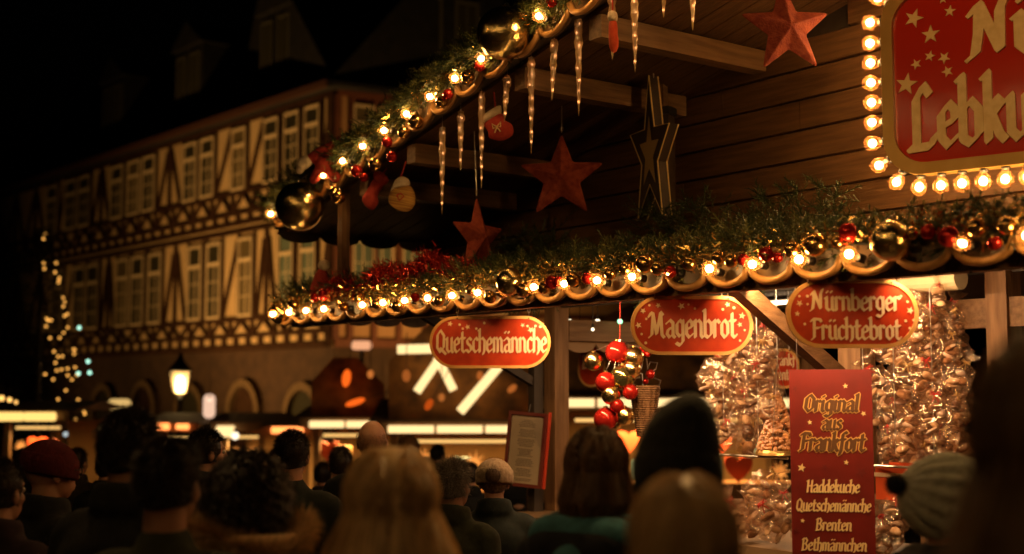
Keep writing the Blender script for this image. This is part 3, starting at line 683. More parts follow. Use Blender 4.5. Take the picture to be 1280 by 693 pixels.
pw.build('gable_wall', M_plank, stall)
MB().add([(0,SW+.03,ZT),(TEND,SW+.03,ZT),(TEND,SW+.03,zc(TEND)),(APEX,SW+.03,zc(APEX)),(0,SW+.03,zc(0)),(0,SW+.06,ZT),(TEND,SW+.06,ZT),(TEND,SW+.06,zc(TEND)),(APEX,SW+.06,zc(APEX)),(0,SW+.06,zc(0))],[(0,1,2,3,4),(9,8,7,6,5),(0,5,6,1),(4,3,8,9),(0,4,9,5)]).build('gable_lining', M_dark, stall)
# ceiling boards under the overhang (run along the slope) and roof skin
cb = MB(); s = 0.04
while s < 3.7:
    e = min(s+.135, 3.72)
    for a, b in ((-.02, APEX), (APEX, TEND)):
        za, zb_ = zc(a), zc(b)
        cb.add([(a,s,za),(b,s,zb_),(b,e-.006,zb_),(a,e-.006,za),(a,s,za+.02),(b,s,zb_+.02),(b,e-.006,zb_+.02),(a,e-.006,za+.02)],[(0,3,2,1),(4,5,6,7),(0,1,5,4),(1,2,6,5),(2,3,7,6),(3,0,4,7)])
    s += .135
cb.build('ceiling_boards', M_ceil, stall)
rs = MB()
for a, b in ((-.06, APEX), (APEX, TEND+.06)):
    za, zb_ = zc(a)+.024, zc(b)+.024
    rs.add([(a,-.02,za),(b,-.02,zb_),(b,3.8,zb_),(a,3.8,za),(a,-.02,za+.05),(b,-.02,zb_+.05),(b,3.8,zb_+.05),(a,3.8,za+.05)],[(0,3,2,1),(4,5,6,7),(0,1,5,4),(1,2,6,5),(2,3,7,6),(3,0,4,7)])
rs.build('roof', M_dark, stall)
# purlins: run out from the wall to the verge
for px, py in ((452,290), (512,208), (648,128), (742,30)):
    q = LP(px, py, .02); t = q.x
    MB().box(t-.045, t+.045, .03, SW-.005, zc(t)-.11-.045*SL, zc(t)-.001-.045*SL).build('purlin', M_beam, stall)
for t in (4.1, 5.0, 6.0): MB().box(t-.045, t+.045, .03, SW-.005, zc(t)-.12, zc(t)-.012).build('purlin', M_beam, stall)

# scalloped boards with a gilt moulding
def scallop(name, parent, p0, p1, s0, n, lobe, top, mt=M_fascia, thick=.022, mould=True, axis='t'):
    """p0,p1 = (t,z) of the line of lobe tops; board hangs 'lobe' below, stands 'top' above"""
    (t0, z0), (t1, z1) = p0, p1; q = 10; m = MB(); low = []
    for i in range(n*q+1):
        f = i/(n*q); t = t0+(t1-t0)*f; z = z0+(z1-z0)*f; ph = (i % q)/q
        d = lobe*(1-(2*ph-1)**2)**.5 if i % q else 0
        low.append((t, z-d-.012, z+top))
    vs = []
    for t, zl, zt in low: vs += [(t, s0, zl), (t, s0, zt), (t, s0+thick, zt), (t, s0+thick, zl)]
    fs = []
    for i in range(len(low)-1):
        a = 4*i; b = a+4; fs += [(a,b,b+1,a+1),(a+1,b+1,b+2,a+2),(a+2,b+2,b+3,a+3),(a+3,b+3,b,a)]
    fs += [(0,1,2,3),(len(vs)-1,len(vs)-2,len(vs)-3,len(vs)-4)]
    if axis == 's': vs = [(b, a, c) for a, b, c in vs]; 
    m.add(vs, fs); o = m.build(name, mt, parent)
    if mould:
        for L_ in range(n):
            pts = [(low[L_*q+i][0], s0-.012, low[L_*q+i][1]+.006) for i in range(q+1)]
            if axis == 's': pts = [(b, a, c) for a, b, c in pts]
            MB().tube(pts, .0155, 8).build('moulding', M_mold, o, smooth=True)
    return o
PITCH = .232
NL = 27
NT = 21
o_can = scallop('canopy_fascia', stall, (0, ZT-.0), (NL*PITCH, ZT), -.005, NL, .072, .05)
o_ver = scallop('verge_fascia', stall, (0, ZA), (APEX, ZA+SL*APEX), -.035, NT, .082, .05)
scallop('verge_fascia', stall, (APEX, zv(APEX)), (TEND, zv(TEND)), -.035, 9, .082, .05, mould=False)
scallop('eave_valance', stall, (0.0, A_.z-.09), (3.7, A_.z-.09), -.045, 12, .055, .13, M_dark, mould=False, axis='s')
MB().tube([(-.055, .0, A_.z-.10), (-.055, 3.7, A_.z-.10)], .009, 6).build('valance_trim', mat('red_trim', (.3,.06,.02), .5), stall)
# canopy slab: boards seen from below
cn = MB(); s = .02
while s < SW-.02:
    cn.box(0, TEND-.6, s, s+.135, ZT+.008, ZT+.028); s += .141
cn.build('canopy_boards', M_ceil, stall)
MB().box(-.0, TEND-.6, .02, SW-.01, ZT+.032, ZT+.05).build('canopy_roof', M_dark, stall)
MB().box(.05, TEND-.6, .06, .13, ZT-.098, ZT+.004).build('front_beam', M_beam, stall)
# back valance of the canopy's left end
scallop('side_valance', stall, (0.02, ZT-.01), (SW, ZT-.01), .0, 5, .05, .03, M_fascia, mould=False, axis='s')
# posts
def post(px, s, w_, d_, z0, z1_, m=M_post, name='post'):
    t = LP(px, 480, s).x
    return t, MB().box(t-w_/2, t+w_/2, s, s+d_, z0, z1_).build(name, m, stall)
tA, _ = post(687, SW-.02, .105, .11, 0, ZT+.006)
tA2, _ = post(664, SW-.14, .06, .07, 0, ZT-.25, M_dark, 'inner_post')
tB, _ = post(1062, SW-.02, .13, .11, 0, ZT+.006)
tC, _ = post(1248, SW-.02, .10, .11, 0, ZT+.006)
q0 = LP(424, 350, .03); MB().box(q0.x-.028, q0.x+.028, .03, .085, ZT+.05, zc(q0.x)-.005).build('post', M_post, stall)
MB().box(tC+.7, tC+.8, SW, SW+.1, 0, ZT).build('post', M_post, stall)
# braces from the canopy front down to the posts
def brace(px0, py0, s0, t1, s1, z1_, w_=.055, h_=.075):
    a = LP(px0, py0, s0); MB().bar((a.x, s0, a.z), (t1, s1, z1_), w_, h_).build('brace', M_dark if w_ < .05 else M_beam, stall)
b1 = LP(1050, 478, SW-.02); brace(915, 352, .16, tB-.0, SW-.05, b1.z)
b2 = LP(662, 478, SW-.1); brace(524, 390, .12, tA2, SW-.13, b2.z, .04, .05)
# header beams and the stall's body
zh = LP(1200, 375, SW).z; zl = LP(1200, 411, SW).z
MB().box(tB+.066, TEND, SW+.0, SW+.08, zl, zh).build('header_beam', M_beam, stall)
zq = LP(1200, 350, SW-.25).z
m = MB(); m.tube([(tB+.40, SW-.22, zh+.075), (tC-.03, SW-.22, zh+.075)], [.05,.05], 16); m.build('rolled_awning', mat('cream_canvas', (.62,.50,.30), .8, 0, (.55,.43,.25), 10), stall, smooth=False)
sb = SW+2.4; zi = ZT+.02
MB().box(tA-.05, tA+.05, SW+.1, sb, LP(750,428,SW+.8).z-.02, LP(750,408,SW+.8).z).build('side_header', M_beam, stall)
zsh = LP(750,428,SW+.8).z-.02
scallop('side_valance', stall, (SW+.1, zsh), (sb, zsh), tA-.02, 9, .06, .02, mat('valance_wood',(.25,.14,.06),.6), mould=False, axis='s')
MB().box(tA-.05, TEND, SW+.05, sb+.1, zi+.06, zi+.10).build('inner_ceiling', M_ceil, stall)
MB().box(tA+1.9, TEND, sb, sb+.04, 0, zi+.05).build('back_wall', M_plank, stall)
MB().box(TEND-.02, TEND, SW+.1, sb, 0, zi+.05).build('side_wall', M_plank, stall)
MB().box(tA-.04, tA+.04, sb-.05, sb+.05, 0, zi+.05).build('post', M_post, stall)
MB().box(tA+.95, tA+1.02, sb-.05, sb+.02, 0, zi+.05).build('post', M_post, stall)
ZCO = 1.10
MB().box(tA-.06, TEND-.1, SW-.35, SW+.35, ZCO-.04, ZCO).build('counter_top', mat('counter_top', (.22,.13,.06), .5, 0, (.28,.17,.09), 5), stall)
MB().box(tA-.02, TEND-.1, SW-.28, SW-.25, 0, ZCO-.045).build('counter_front', mat('red_front', (.25,.03,.015), .6, 0, (.3,.05,.02), 3), stall)
MB().box(tA-.02, tA+.02, SW-.24, sb, 0, ZCO-.045).build('side_panel', M_plank, stall)
for zz in (1.0, 1.45, 1.9): MB().box(tA+2.0, TEND-.1, sb-.32, sb-.002, zz, zz+.025).build('shelf', M_beam, stall)

# lamps under the canopy and inside the stall (warm tubes in metal trays)
def tube_lamp(t, s, z, L_, power, label, ang=0):
    th = thing('tube_lamp', label, 'lamp', WP(t, s, z), (0,0,SROT+ang), 'tube lamps under the stall roof')
    MB().box(-L_/2-.02, L_/2+.02, -.03, .03, .016, .030).build('tray', M_metal, th)
    MB().tube([(-L_/2,0,0),(L_/2,0,0)], .012, 8).build('tube', emit('tube_warm', (1,.66,.36), 6, False), th, smooth=True)
    ld = bpy.data.lights.new('lamp_light', 'AREA'); ld.shape = 'RECTANGLE'; ld.size = L_; ld.size_y = .03; ld.energy = power; ld.color = (1,.60,.29)
    lo = bpy.data.objects.new('lamp_light', ld); COL.objects.link(lo); lo.parent = th; lo.location = (0,.012,-.012); lo.rotation_euler = (R(48) if s < 1 else 0, 0, 0)
tube_lamp(tA+1.5, .25, ZT-.040, 1.0, 17, 'warm tube lamp under the canopy boards above the left hanging bags')
tube_lamp(tB+.55, .25, ZT-.040, 1.0, 17, 'warm tube lamp under the canopy boards above the right hanging bags')
tube_lamp(tA+1.15, SW+1.2, zi+.02, 1.0, 20, 'warm tube lamp inside the stall under its ceiling')

# ------------------------------------------------------------------ bulbs along the two garlands
def nrm(v): return Vector(v).normalized()
lsC = thing('string_lights', 'row of warm bulbs along the scalloped edge of the lower canopy', 'string lights', (L0.x, L0.y, 0), (0,0,SROT))
for i in range(NL): bulb(lsC, ((i+.42)*PITCH, -.10, ZT-.018), (-.25,-1,.12+.15*math.sin(i*2.3)), 1.12)
MB().tube([(.05+i*PITCH*.5, -.02, ZT+.03-.012*(i % 2)) for i in range(2*NL-1)], .005, 5).build('cable', M_metal, lsC)
lsV = thing('string_lights', 'row of warm bulbs climbing the scalloped sloping roof edge', 'string lights', (L0.x, L0.y, 0), (0,0,SROT))
PV = APEX/NT
for i in range(NT): t = (i+.45)*PV; bulb(lsV, (t, -.13, zv(t)-.022), (-.2+.2*math.sin(i*3.1),-1,.1+.2*math.sin(i*1.7)), 1.12)
MB().tube([(.05+i*PV*.5, -.05, zv(.05+i*PV*.5)+.03) for i in range(2*NT-1)], .005, 5).build('cable', M_metal, lsV)

# ------------------------------------------------------------------ fir garlands
def garland(name, mbs, path, rad, dens, seed, r_light=.3, nl=.045):
    """path(f)->(centre, radius scale); mbs = (dark, light)"""
    rg = random.Random(seed)
    n = dens
    for i in range(n):
        f = rg.random(); c, rs_, L_ = path(f, rg)
        a = rg.uniform(0, 2*PI); rr = rad*rs_*(.25+.75*rg.random())
        p = Vector(c)+Vector((rg.gauss(0,.02), math.cos(a)*rr, math.sin(a)*rr*.9))
        d = Vector((rg.gauss(0,.8), math.cos(a)+rg.gauss(0,.35)-.15, math.sin(a)*.8+rg.gauss(0,.45))).normalized()
        ln = rg.uniform(.07,.13)*L_; m = mbs[1] if rg.random() < r_light else mbs[0]
        u = d.cross(Vector((rg.gauss(0,1),rg.gauss(0,1),rg.gauss(0,1)))).normalized(); w_ = d.cross(u)
        for k in range(19):
            g_ = k/19; b = p+d*(ln*g_); an = k*2.4; o = (u*math.cos(an)+w_*math.sin(an))*.85+d*.75
            o.normalize(); l = nl*(1-.45*g_)*rg.uniform(.7,1.2); sd = o.cross(d).normalized()*.0021
            m.add([b-sd, b+sd, b+sd*.6+o*l, b-sd*.6+o*l], [(0,1,2,3)])
        sd = u*.002; m.add([p-sd, p+sd, p+sd+d*ln, p-sd+d*ln], [(0,1,2,3)])
# (a) lower garland lies on the canopy edge; bushier towards the right and towards the back
gc = thing('fir_garland', 'thick fir garland lying along the lower canopy edge', 'garland', (L0.x, L0.y, 0), (0,0,SROT))
da, li = MB(), MB()
def pC(f, rg):
    t = -.02+f*(NL*PITCH+.05)
    if rg.random() < .62: t = round(t/.17)*.17+.03*math.sin(t*31)+rg.gauss(0,.022)
    back = rg.random()**1.5*.26; hump = .03*math.sin(t*2.1)+.04*math.sin(t*6.3+1)
    return (t, .02+back, ZT+.072-.008*t+back*.2+max(0,hump)*.6), (1.0+hump*2.5-.075*t)*(.62 if t < 1.9 else 1), 1
garland('g', (da, li), pC, .080, 3300, 11, .36, .040)
da.build('dark_twigs', M_needle, gc); li.build('light_twigs', M_needle2, gc)
gv = thing('fir_garland', 'fir garland climbing the sloping roof edge', 'garland', (L0.x, L0.y, 0), (0,0,SROT))
da, li = MB(), MB()
def pV(f, rg):
    t = -.05+f*(APEX+.1)
    if rg.random() < .62: t = round(t/.16)*.16+.03*math.sin(t*31)+rg.gauss(0,.022)
    return (t, -.045, zv(t)+.075+.02*math.sin(t*4)), 1+.2*math.sin(t*6), 1
garland('g', (da, li), pV, .064, 3000, 12, .48, .040)
da.build('dark_twigs', M_needle, gv); li.build('light_twigs', M_needle2, gv)
# (b) loose fir boughs on the canopy in front of the wall
for i, (px, py, s, r) in enumerate(((668,302,.8,.10),(850,275,.75,.13),(1000,262,.7,.14))):
    q = LP(px, py, s); m = MB(); q.z = max(q.z, ZT+.2)
    garland('b', (m, m), lambda f, rg: ((q.x+(f-.5)*.5, s, ZT+.06+(q.z-ZT-.06)*rg.random()), 1, 1.2), r, 260, 30+i)
    tag(m.build('fir_bough', M_needle, None, (L0.x, L0.y, 0), (0,0,SROT)), 'loose dark fir bough on the canopy against the plank wall, %s' % ['left of the outlined star','below the outlined star','below the big red star'][i], 'bough', 'fir boughs on the canopy')
# (c) tinsel: red on the canopy's left end, gold sparkles at both garlands
def tinsel(name, label, cat, path, n, m_, seed, nl=.03):
    m = MB(); rg = random.Random(seed)
    for i in range(n):
        c = path(rg.random(), rg); o = Vector((rg.gauss(0,1),rg.gauss(0,1),rg.gauss(0,1))).normalized(); l = nl*rg.uniform(.6,1.4)
        sd = o.cross(Vector((rg.gauss(0,1),rg.gauss(0,1),rg.gauss(0,1)))).normalized()*.0034; c = Vector(c)+o*.01
        m.add([c-sd, c+sd, c+sd*.4+o*l, c-sd*.4+o*l], [(0,1,2,3)])
    return tag(m.build(name, m_, None, (L0.x, L0.y, 0), (0,0,SROT)), label, cat, 'tinsel in the garlands')
ra, rb = LP(415,364,-.03), LP(585,333,.06)
def pR(f, rg): 
    t = ra.x+(rb.x-ra.x)*f; z = ra.z+(rb.z-ra.z)*f+.035*math.sin(f*19)+rg.gauss(0,.022)+.05*max(0,math.sin(f*5-1.6)); return (t, -.03+.10*f+rg.gauss(0,.03), z)
tinsel('red_tinsel', 'shiny red tinsel strand on the left end of the lower garland', 'tinsel', pR, 5200, M_rtin, 5, .036)
def pGv(f, rg): t = f*APEX; return (t, -.085-.03*rg.random(), zv(t)+.055+rg.gauss(0,.03))
tinsel('gold_tinsel', 'thin gold tinsel threaded through the sloping garland', 'tinsel', pGv, 3400, M_gtin, 6, .026)
def pGc(f, rg): t = f*NL*PITCH; return (t, -.055-.03*rg.random(), ZT+.055+rg.gauss(0,.03))
tinsel('gold_tinsel', 'thin gold tinsel threaded through the lower garland', 'tinsel', pGc, 3600, M_gtin, 8, .026)

# ------------------------------------------------------------------ baubles in the garlands
def bauble(name, p, r, m_, label, cat='bauble', group=None, cap=(0,0,1)):
    t = thing(name, label, cat, p, Vector(cap).to_track_quat('Z','Y').to_euler(), group)
    MB().ball((0,0,0), r, 28, 18).build('ball', m_, t, smooth=True)
    MB().lathe([(.0001,r*1.12),(r*.17,r*1.12),(r*.2,r*1.05),(r*.2,r*.96)], 10).build('cap', M_brass, t)
    MB().tube([(r*.09*math.cos(a),0,r*1.19+r*.09*math.sin(a)) for a in [2*PI*k/8 for k in range(8)]], r*.02, 4, closed=True).build('hanger', M_wire, t)
    return t
def W_(px, py, s): return hit(px, py, L0+SX*s, SX)
def mpp(px, py, s): return W_(px, py, s).y/F
for (px, py, s, rp, lab) in ((375,258,-.16,31,'big mirror-gold bauble at the lower end of the sloping garland'),(629,42,-.16,34,'big mirror-gold bauble high on the sloping garland'),
     (637,352,-.11,17.5,'mirror-gold bauble in the lower garland left of the stall post'),(1113,301,-.12,26,'mirror-gold bauble in the lower garland above the right sign'),(351,391,-.02,15,'gold bauble hanging at the far left tip of the lower garland')):
    bauble('gold_bauble', W_(px, py, s), rp*mpp(px, py, s), M_gold, lab, cap=(.1,.2,1))
lowb = [(367,380,7,0),(394,372,6,1),(404,369,7,1),(448,372,6,0),(497,383,8,0),(519,372,6,1),(549,376,7,0),(590,362,8,0),(613,372,8,0),(655,362,10,0),(690,353,9,1),(699,352,7,1),(716,350,9,0),(763,342,8,0),(806,330,12,0),(838,340,8,1),(898,322,9,0),(930,325,8,1),(958,318,10,1),(972,322,7,1),(1019,306,15,0),(1060,290,12,1),(1047,303,8,0),(1140,292,9,0),(1186,296,14,1),(1205,300,9,0),(1258,282,12,0)]
lowb += [(430,384,6,0),(470,380,6,0),(533,372,7,0),(628,366,7,0),(680,360,8,0),(735,348,8,1),(782,336,9,0),(822,336,9,0),(862,330,9,0),(914,326,9,0),(990,312,11,0),(1160,290,10,1),(1220,285,13,0),(1243,304,9,1)]
lowb.sort()
cnt = {0:0, 1:0}
for px, py, rp, kd in lowb:
    i = cnt[kd]; cnt[kd] += 1
    bauble('small_bauble', W_(px, py, -.09), rp*mpp(px, py, -.09), M_redb if kd else M_gold2, 'small %s bauble in the lower garland, %s %s one from the left' % ('red' if kd else 'gold', ordn(i), 'red' if kd else 'gold'), group='small baubles in the lower garland', cap=(rnd.gauss(0,.5),-.3,1))
upb = [(418,240,7,0),(446,214,8,1),(455,222,6,1),(423,247,9,0),(470,206,9,0),(490,196,7,1),(484,178,7,1),(505,166,8,0),(520,152,10,0),(560,118,7,1),(552,128,8,0),(585,96,9,0),(600,82,8,1),(655,20,9,0),(690,2,8,1)]
cnt = {0:0, 1:0}
for px, py, rp, kd in upb:
    i = cnt[kd]; cnt[kd] += 1
    bauble('small_bauble', W_(px, py, -.10), rp*mpp(px, py, -.10), M_redb if kd else M_gold2, 'small %s bauble on the sloping garland, %s %s one from its lower end' % ('red' if kd else 'gold', ordn(i), 'red' if kd else 'gold'), group='small baubles on the sloping garland', cap=(rnd.gauss(0,.5),-.3,1))

# ------------------------------------------------------------------ icicles
def icicle(px, y0, y1, wpx, lean, label, k):
    s = .03; a = W_(px, y0, s); b = W_(px, y1, s); H = a.z-b.z; r = wpx/2*a.y/F
    t = thing('icicle', label, 'icicle', a, (0, lean, rnd.random()*6), 'glowing plastic icicles on the roof edge')
    rg = random.Random(k); n = 26; pr = [(.0001, .006)]
    for i in range(n+1):
        f = i/n; rr = r*(1-f)**.75*(1 if f > .04 else .7)*(1+.13*math.sin(i*1.9+k)+.06*rg.random())+.0015; pr.append((rr, -f*H))
    pr.append((.0001, -H-.004))
    me = MB().lathe(pr, 10); me.v = [(x*(1+.15*math.sin(z*60+x*200)), y*(1+.15*math.cos(z*47)), z) for x, y, z in me.v]
    me.build('body', M_ice, t, smooth=False)
    MB().tube([(0,0,0),(0,0,-H*.9)], .0018, 4).build('wire', M_wire, t)
    for i in range(max(3, int(H/.055))):
        f = (i+.4+.3*rg.random())/max(3, int(H/.055)); rr = r*(1-f)**.8*.5
        MB().ball((rr*math.cos(i*2.2), rr*math.sin(i*2.2), -f*H*.93), .0042, 8, 5).build('led', M_led, t, smooth=True)
    tt = loc_(a); top = zv(tt.x)-.05
    if top-a.z > .02: MB().tube([(0,0,0),(0,0,top-a.z)], .0012, 4).build('thread', M_wire, t)
ics = [(553,160,268,9,0),(576,140,213,9,0),(602,115,235,9,0),(634,95,152,10,.06),(664,72,192,10,0),(693,50,126,10,-.05),(723,20,145,11,0),(765,-8,74,11,-.04),(793,-20,90,11,0),(829,-40,22,10,0),(866,-40,38,11,.02)]
for i, (px, y0, y1, wp, ln) in enumerate(ics):
    lab = 'glowing clear icicle below the sloping roof edge, %s from the left' % ordn(i)
    if i == 3: lab = 'short glowing icicle in front of the red stocking, fourth from the left'
    if i == 6: lab = 'longest fully visible glowing icicle, seventh from the left on the roof edge'
    icicle(px, y0, y1, wp, ln, lab, i+1)

# ------------------------------------------------------------------ cloth ornaments
def poly_ornament(t, pts, thick, m_, name, puff=.6, sc=1.0):
    """a stuffed cloth shape: outline in (x,z), inflated to both sides"""
    n = len(pts); cx = sum(p[0] for p in pts)/n; cz = sum(p[1] for p in pts)/n; vs = []; fs = []
    rings = [(1, 0), (.93, .45), (.78, .75), (.5, .95)]
    for sg in (-1, 1):
        base = len(vs)
        for f, h in rings:
            for x, z in pts: vs.append((cx+(x-cx)*f, sg*h*thick/2, cz+(z-cz)*f))
        vs.append((cx, sg*thick/2, cz)); c = len(vs)-1
        for r_i in range(len(rings)-1):
            for i in range(n):
                q = (base+r_i*n+i, base+r_i*n+(i+1)%n, base+(r_i+1)*n+(i+1)%n, base+(r_i+1)*n+i); fs.append(q if sg < 0 else q[::-1])
        for i in range(n):
            q = (base+3*n+i, base+3*n+(i+1)%n, c); fs.append(q if sg < 0 else q[::-1])
    m = MB().add(vs, fs); return m.build(name, m_, t, smooth=True)
def blob(pts, n=4):      # smooth closed outline (Catmull-Rom)
    out = []; k = len(pts)
    for i in range(k):
        p0, p1, p2, p3 = (pts[(i+j-1) % k] for j in range(4))
        for a in range(n):
            f = a/n; out.append(tuple(.5*((2*p1[c])+(-p0[c]+p2[c])*f+(2*p0[c]-5*p1[c]+4*p2[c]-p3[c])*f*f+(-p0[c]+3*p1[c]-3*p2[c]+p3[c])*f**3) for c in (0,1)))
    return out
# red stocking
q = W_(621, 155, .09); u = q.y/F
st = thing('christmas_stocking', 'red felt stocking with cream cuff and embroidered bow hanging behind icicles', 'stocking', q, (0,R(-8),SROT*.35))
poly_ornament(st, blob([(-17*u,8*u),(-13*u,-8*u),(-12*u,-16*u),(4*u,-23*u),(19*u,-18*u),(20*u,-6*u),(12*u,2*u),(7*u,12*u)]), 12*u, M_felt, 'sock')
poly_ornament(st, blob([(-20*u,12*u),(-19*u,2*u),(5*u,11*u),(9*u,20*u),(4*u,22*u)]), 15*u, M_fleece, 'cuff')
m = MB(); 
for sg in (-1,1): m.tube([(2*u,-8*u,-6*u),(2*u+sg*6*u,-8.2*u,-1*u),(2*u+sg*5*u,-8.2*u,-7*u),(2*u,-8*u,-6*u),(2*u+sg*4*u,-8*u,-13*u)], 1.0*u, 5)
m.build('bow', M_giltletter, st)
MB().tube([(1*u,0,20*u),(1*u,.01,45*u)], 1.2*u, 5).build('loop', M_felt, st)
# gold striped mitten
q = W_(504, 243, .0); u = q.y/F
mt_ = thing('mitten', 'gold and brown striped mitten with fleece cuff hanging under the roof', 'mitten', q, (0,R(12),SROT*.35))
M_knit = mat('striped_knit', (.55,.30,.06), .9, 0, (.22,.08,.02), 22, (.2,.2,4), .4)
poly_ornament(mt_, blob([(-17*u,4*u),(-18*u,-12*u),(-6*u,-20*u),(10*u,-21*u),(18*u,-12*u),(16*u,2*u),(6*u,12*u),(-8*u,8*u)]), 14*u, M_knit, 'hand')
poly_ornament(mt_, blob([(-16*u,8*u),(-17*u,0),(-8*u,6*u),(5*u,11*u),(4*u,19*u),(-6*u,22*u),(-13*u,17*u)]), 14*u, M_fleece, 'cuff')
m = MB(); text(m, 'fo', -6*u, -9*u, 7*u, lambda a, b, h: (a, -7.6*u-h, b)) if False else m.tube([(-5*u,-7.4*u,-3*u),(0,-7.6*u,-9*u),(5*u,-7.4*u,-3*u),(0,-7.6*u,0),(-5*u,-7.4*u,-3*u)], .9*u, 5); m.build('embroidery', M_felt, mt_)
MB().tube([(-8*u,0,20*u),(-5*u,0,42*u)], 1.1*u, 5).build('loop', M_felt, mt_)
# orange-red narrow stocking seen edge-on
q = W_(766, 42, -.03); u = q.y/F
s2 = thing('christmas_stocking', 'narrow orange-red stocking seen edge-on between two icicles near the top', 'stocking', q, (0,0,R(60)))
poly_ornament(s2, blob([(-4*u,18*u),(-5*u,-10*u),(-2*u,-23*u),(6*u,-24*u),(10*u,-12*u),(5*u,2*u),(5*u,18*u)]), 11*u, mat('orange_felt', (.62,.06,.02), .9, 0, (.7,.1,.03), 40, bump=.3), 'sock')
poly_ornament(s2, blob([(-6*u,28*u),(-6*u,16*u),(6*u,16*u),(6*u,28*u)]), 11*u, M_fleece, 'cuff')
MB().tube([(0,0,27*u),(0,0,60*u)], 1.1*u, 5).build('loop', M_felt, s2)
# dark red stocking inside the eave, and small pointed felt hat on the garland
q = W_(466, 240, .06); u = q.y/F
s3 = thing('christmas_stocking', 'dark red stocking hanging in shade behind the lower end of sloping garland', 'stocking', q, (0,R(35),SROT*.5))
poly_ornament(s3, blob([(-7*u,18*u),(-8*u,-6*u),(-6*u,-18*u),(12*u,-20*u),(15*u,-9*u),(7*u,0),(7*u,18*u)]), 12*u, M_felt, 'sock')
poly_ornament(s3, blob([(-9*u,26*u),(-9*u,15*u),(9*u,15*u),(9*u,26*u)]), 14*u, M_felt, 'cuff')
MB().tube([(0,0,25*u),(0,0,60*u)], 1.1*u, 5).build('loop', M_felt, s3)
q = W_(402, 352, .06); u = q.y/F
gn = thing('gnome_ornament', 'little red felt gnome with cream trim on the lower garland beside the thin post', 'ornament', q, (0,0,0))
MB().lathe([(.0001,20*u),(3*u,17*u),(9*u,8*u),(13*u,-3*u),(15*u,-14*u),(12*u,-20*u),(.0001,-20*u)], 14).build('hat', M_felt, gn, smooth=True)
MB().ball((3*u,-2*u,20*u), (8*u,7*u,7*u), 10, 7).build('trim', M_fleece, gn, smooth=True)
MB().ball((2*u,-10*u,-14*u), (7*u,6*u,6*u), 10, 7).build('face', M_skin, gn, smooth=True)

# stuffed doll climbing the sloping garland
q = W_(404, 193, -.13); u = q.y/F
dl = thing('climbing_doll', 'stuffed doll in red suit and hat with cream cuffs climbing the sloping garland', 'doll', q, (0,0,R(-5)))
def soft(parent, name, caps, m_, vox=.01, smooth=2):
    m = MB()
    for (a, b, r0, r1) in caps:
        a = Vector(a); b = Vector(b); n = 7; d = b-a
        pts = []; rs_ = []
        if d.length < 1e-5: m.ball(a, r0, 16, 12); continue
        dn = d.normalized()
        for i in range(n): th = PI/2*(1-i/n); pts.append(a-dn*r0*math.sin(th)); rs_.append(max(.0004, r0*math.cos(th)))
        for i in range(4): f = i/3; pts.append(a+d*f); rs_.append(r0+(r1-r0)*f)
        for i in range(1, n+1): th = PI/2*i/n; pts.append(b+dn*r1*math.sin(th)); rs_.append(max(.0004, r1*math.cos(th)))
        m.tube(pts, rs_, 14)
    return remesh(m, name, m_, parent, vox, smooth)
def remesh(m, name, m_, parent, vox, smooth=2, post=None):
    me0 = m.mesh('tmp'); o = bpy.data.objects.new('tmp', me0); COL.objects.link(o)
    md = o.modifiers.new('r', 'REMESH'); md.mode = 'VOXEL'; md.voxel_size = vox
    if smooth: sm = o.modifiers.new('s', 'SMOOTH'); sm.iterations = smooth; sm.factor = .5
    dg = bpy.context.evaluated_depsgraph_get(); dg.update()
    me = bpy.data.meshes.new_from_object(o.evaluated_get(dg)); me.name = name
    bpy.data.objects.remove(o); bpy.data.meshes.remove(me0)
    me.materials.clear(); me.materials.append(m_); me.polygons.foreach_set('use_smooth', [True]*len(me.polygons))
    if post: post(me)
    return link(name, me, parent)
def uu(*a): return tuple(x*u for x in a)
soft(dl, 'suit', [(uu(14,0,8),uu(2,0,-12),9*u,12*u),(uu(12,-2,10),uu(-4,-3,2),6*u,6.5*u),(uu(-4,-3,2),uu(-20,-3,-9),6.5*u,6*u),(uu(2,0,-14),uu(16,2,-30),9*u,7*u),(uu(0,0,-14),uu(-12,2,-32),8*u,6*u)], M_felt, 2.2*u)
soft(dl, 'cuff', [(uu(-20,-3,-9),uu(-26,-3,-13),8*u,8*u)], M_fleece, 2*u)
soft(dl, 'mitt', [(uu(-27,-3,-14),uu(-29,-3,-21),6*u,5*u)], M_fleece, 2*u)
soft(dl, 'head', [(uu(22,-2,10),uu(22,-2,9),8.5*u,8.5*u),(uu(18,-9,8),uu(18,-10,8),1.6*u,1.6*u)], M_skin, 1.5*u)
soft(dl, 'beard', [(uu(20,-7,4),uu(14,-6,2),6*u,4*u)], M_fleece, 2*u)
soft(dl, 'hat', [(uu(25,-1,16),uu(31,0,22),9*u,4*u),(uu(31,0,22),uu(36,-2,14),4*u,3*u)], M_felt, 1.8*u)
soft(dl, 'hat_trim', [(uu(15,-4,16),uu(29,2,10),3*u,3*u)], M_fleece, 1.8*u)

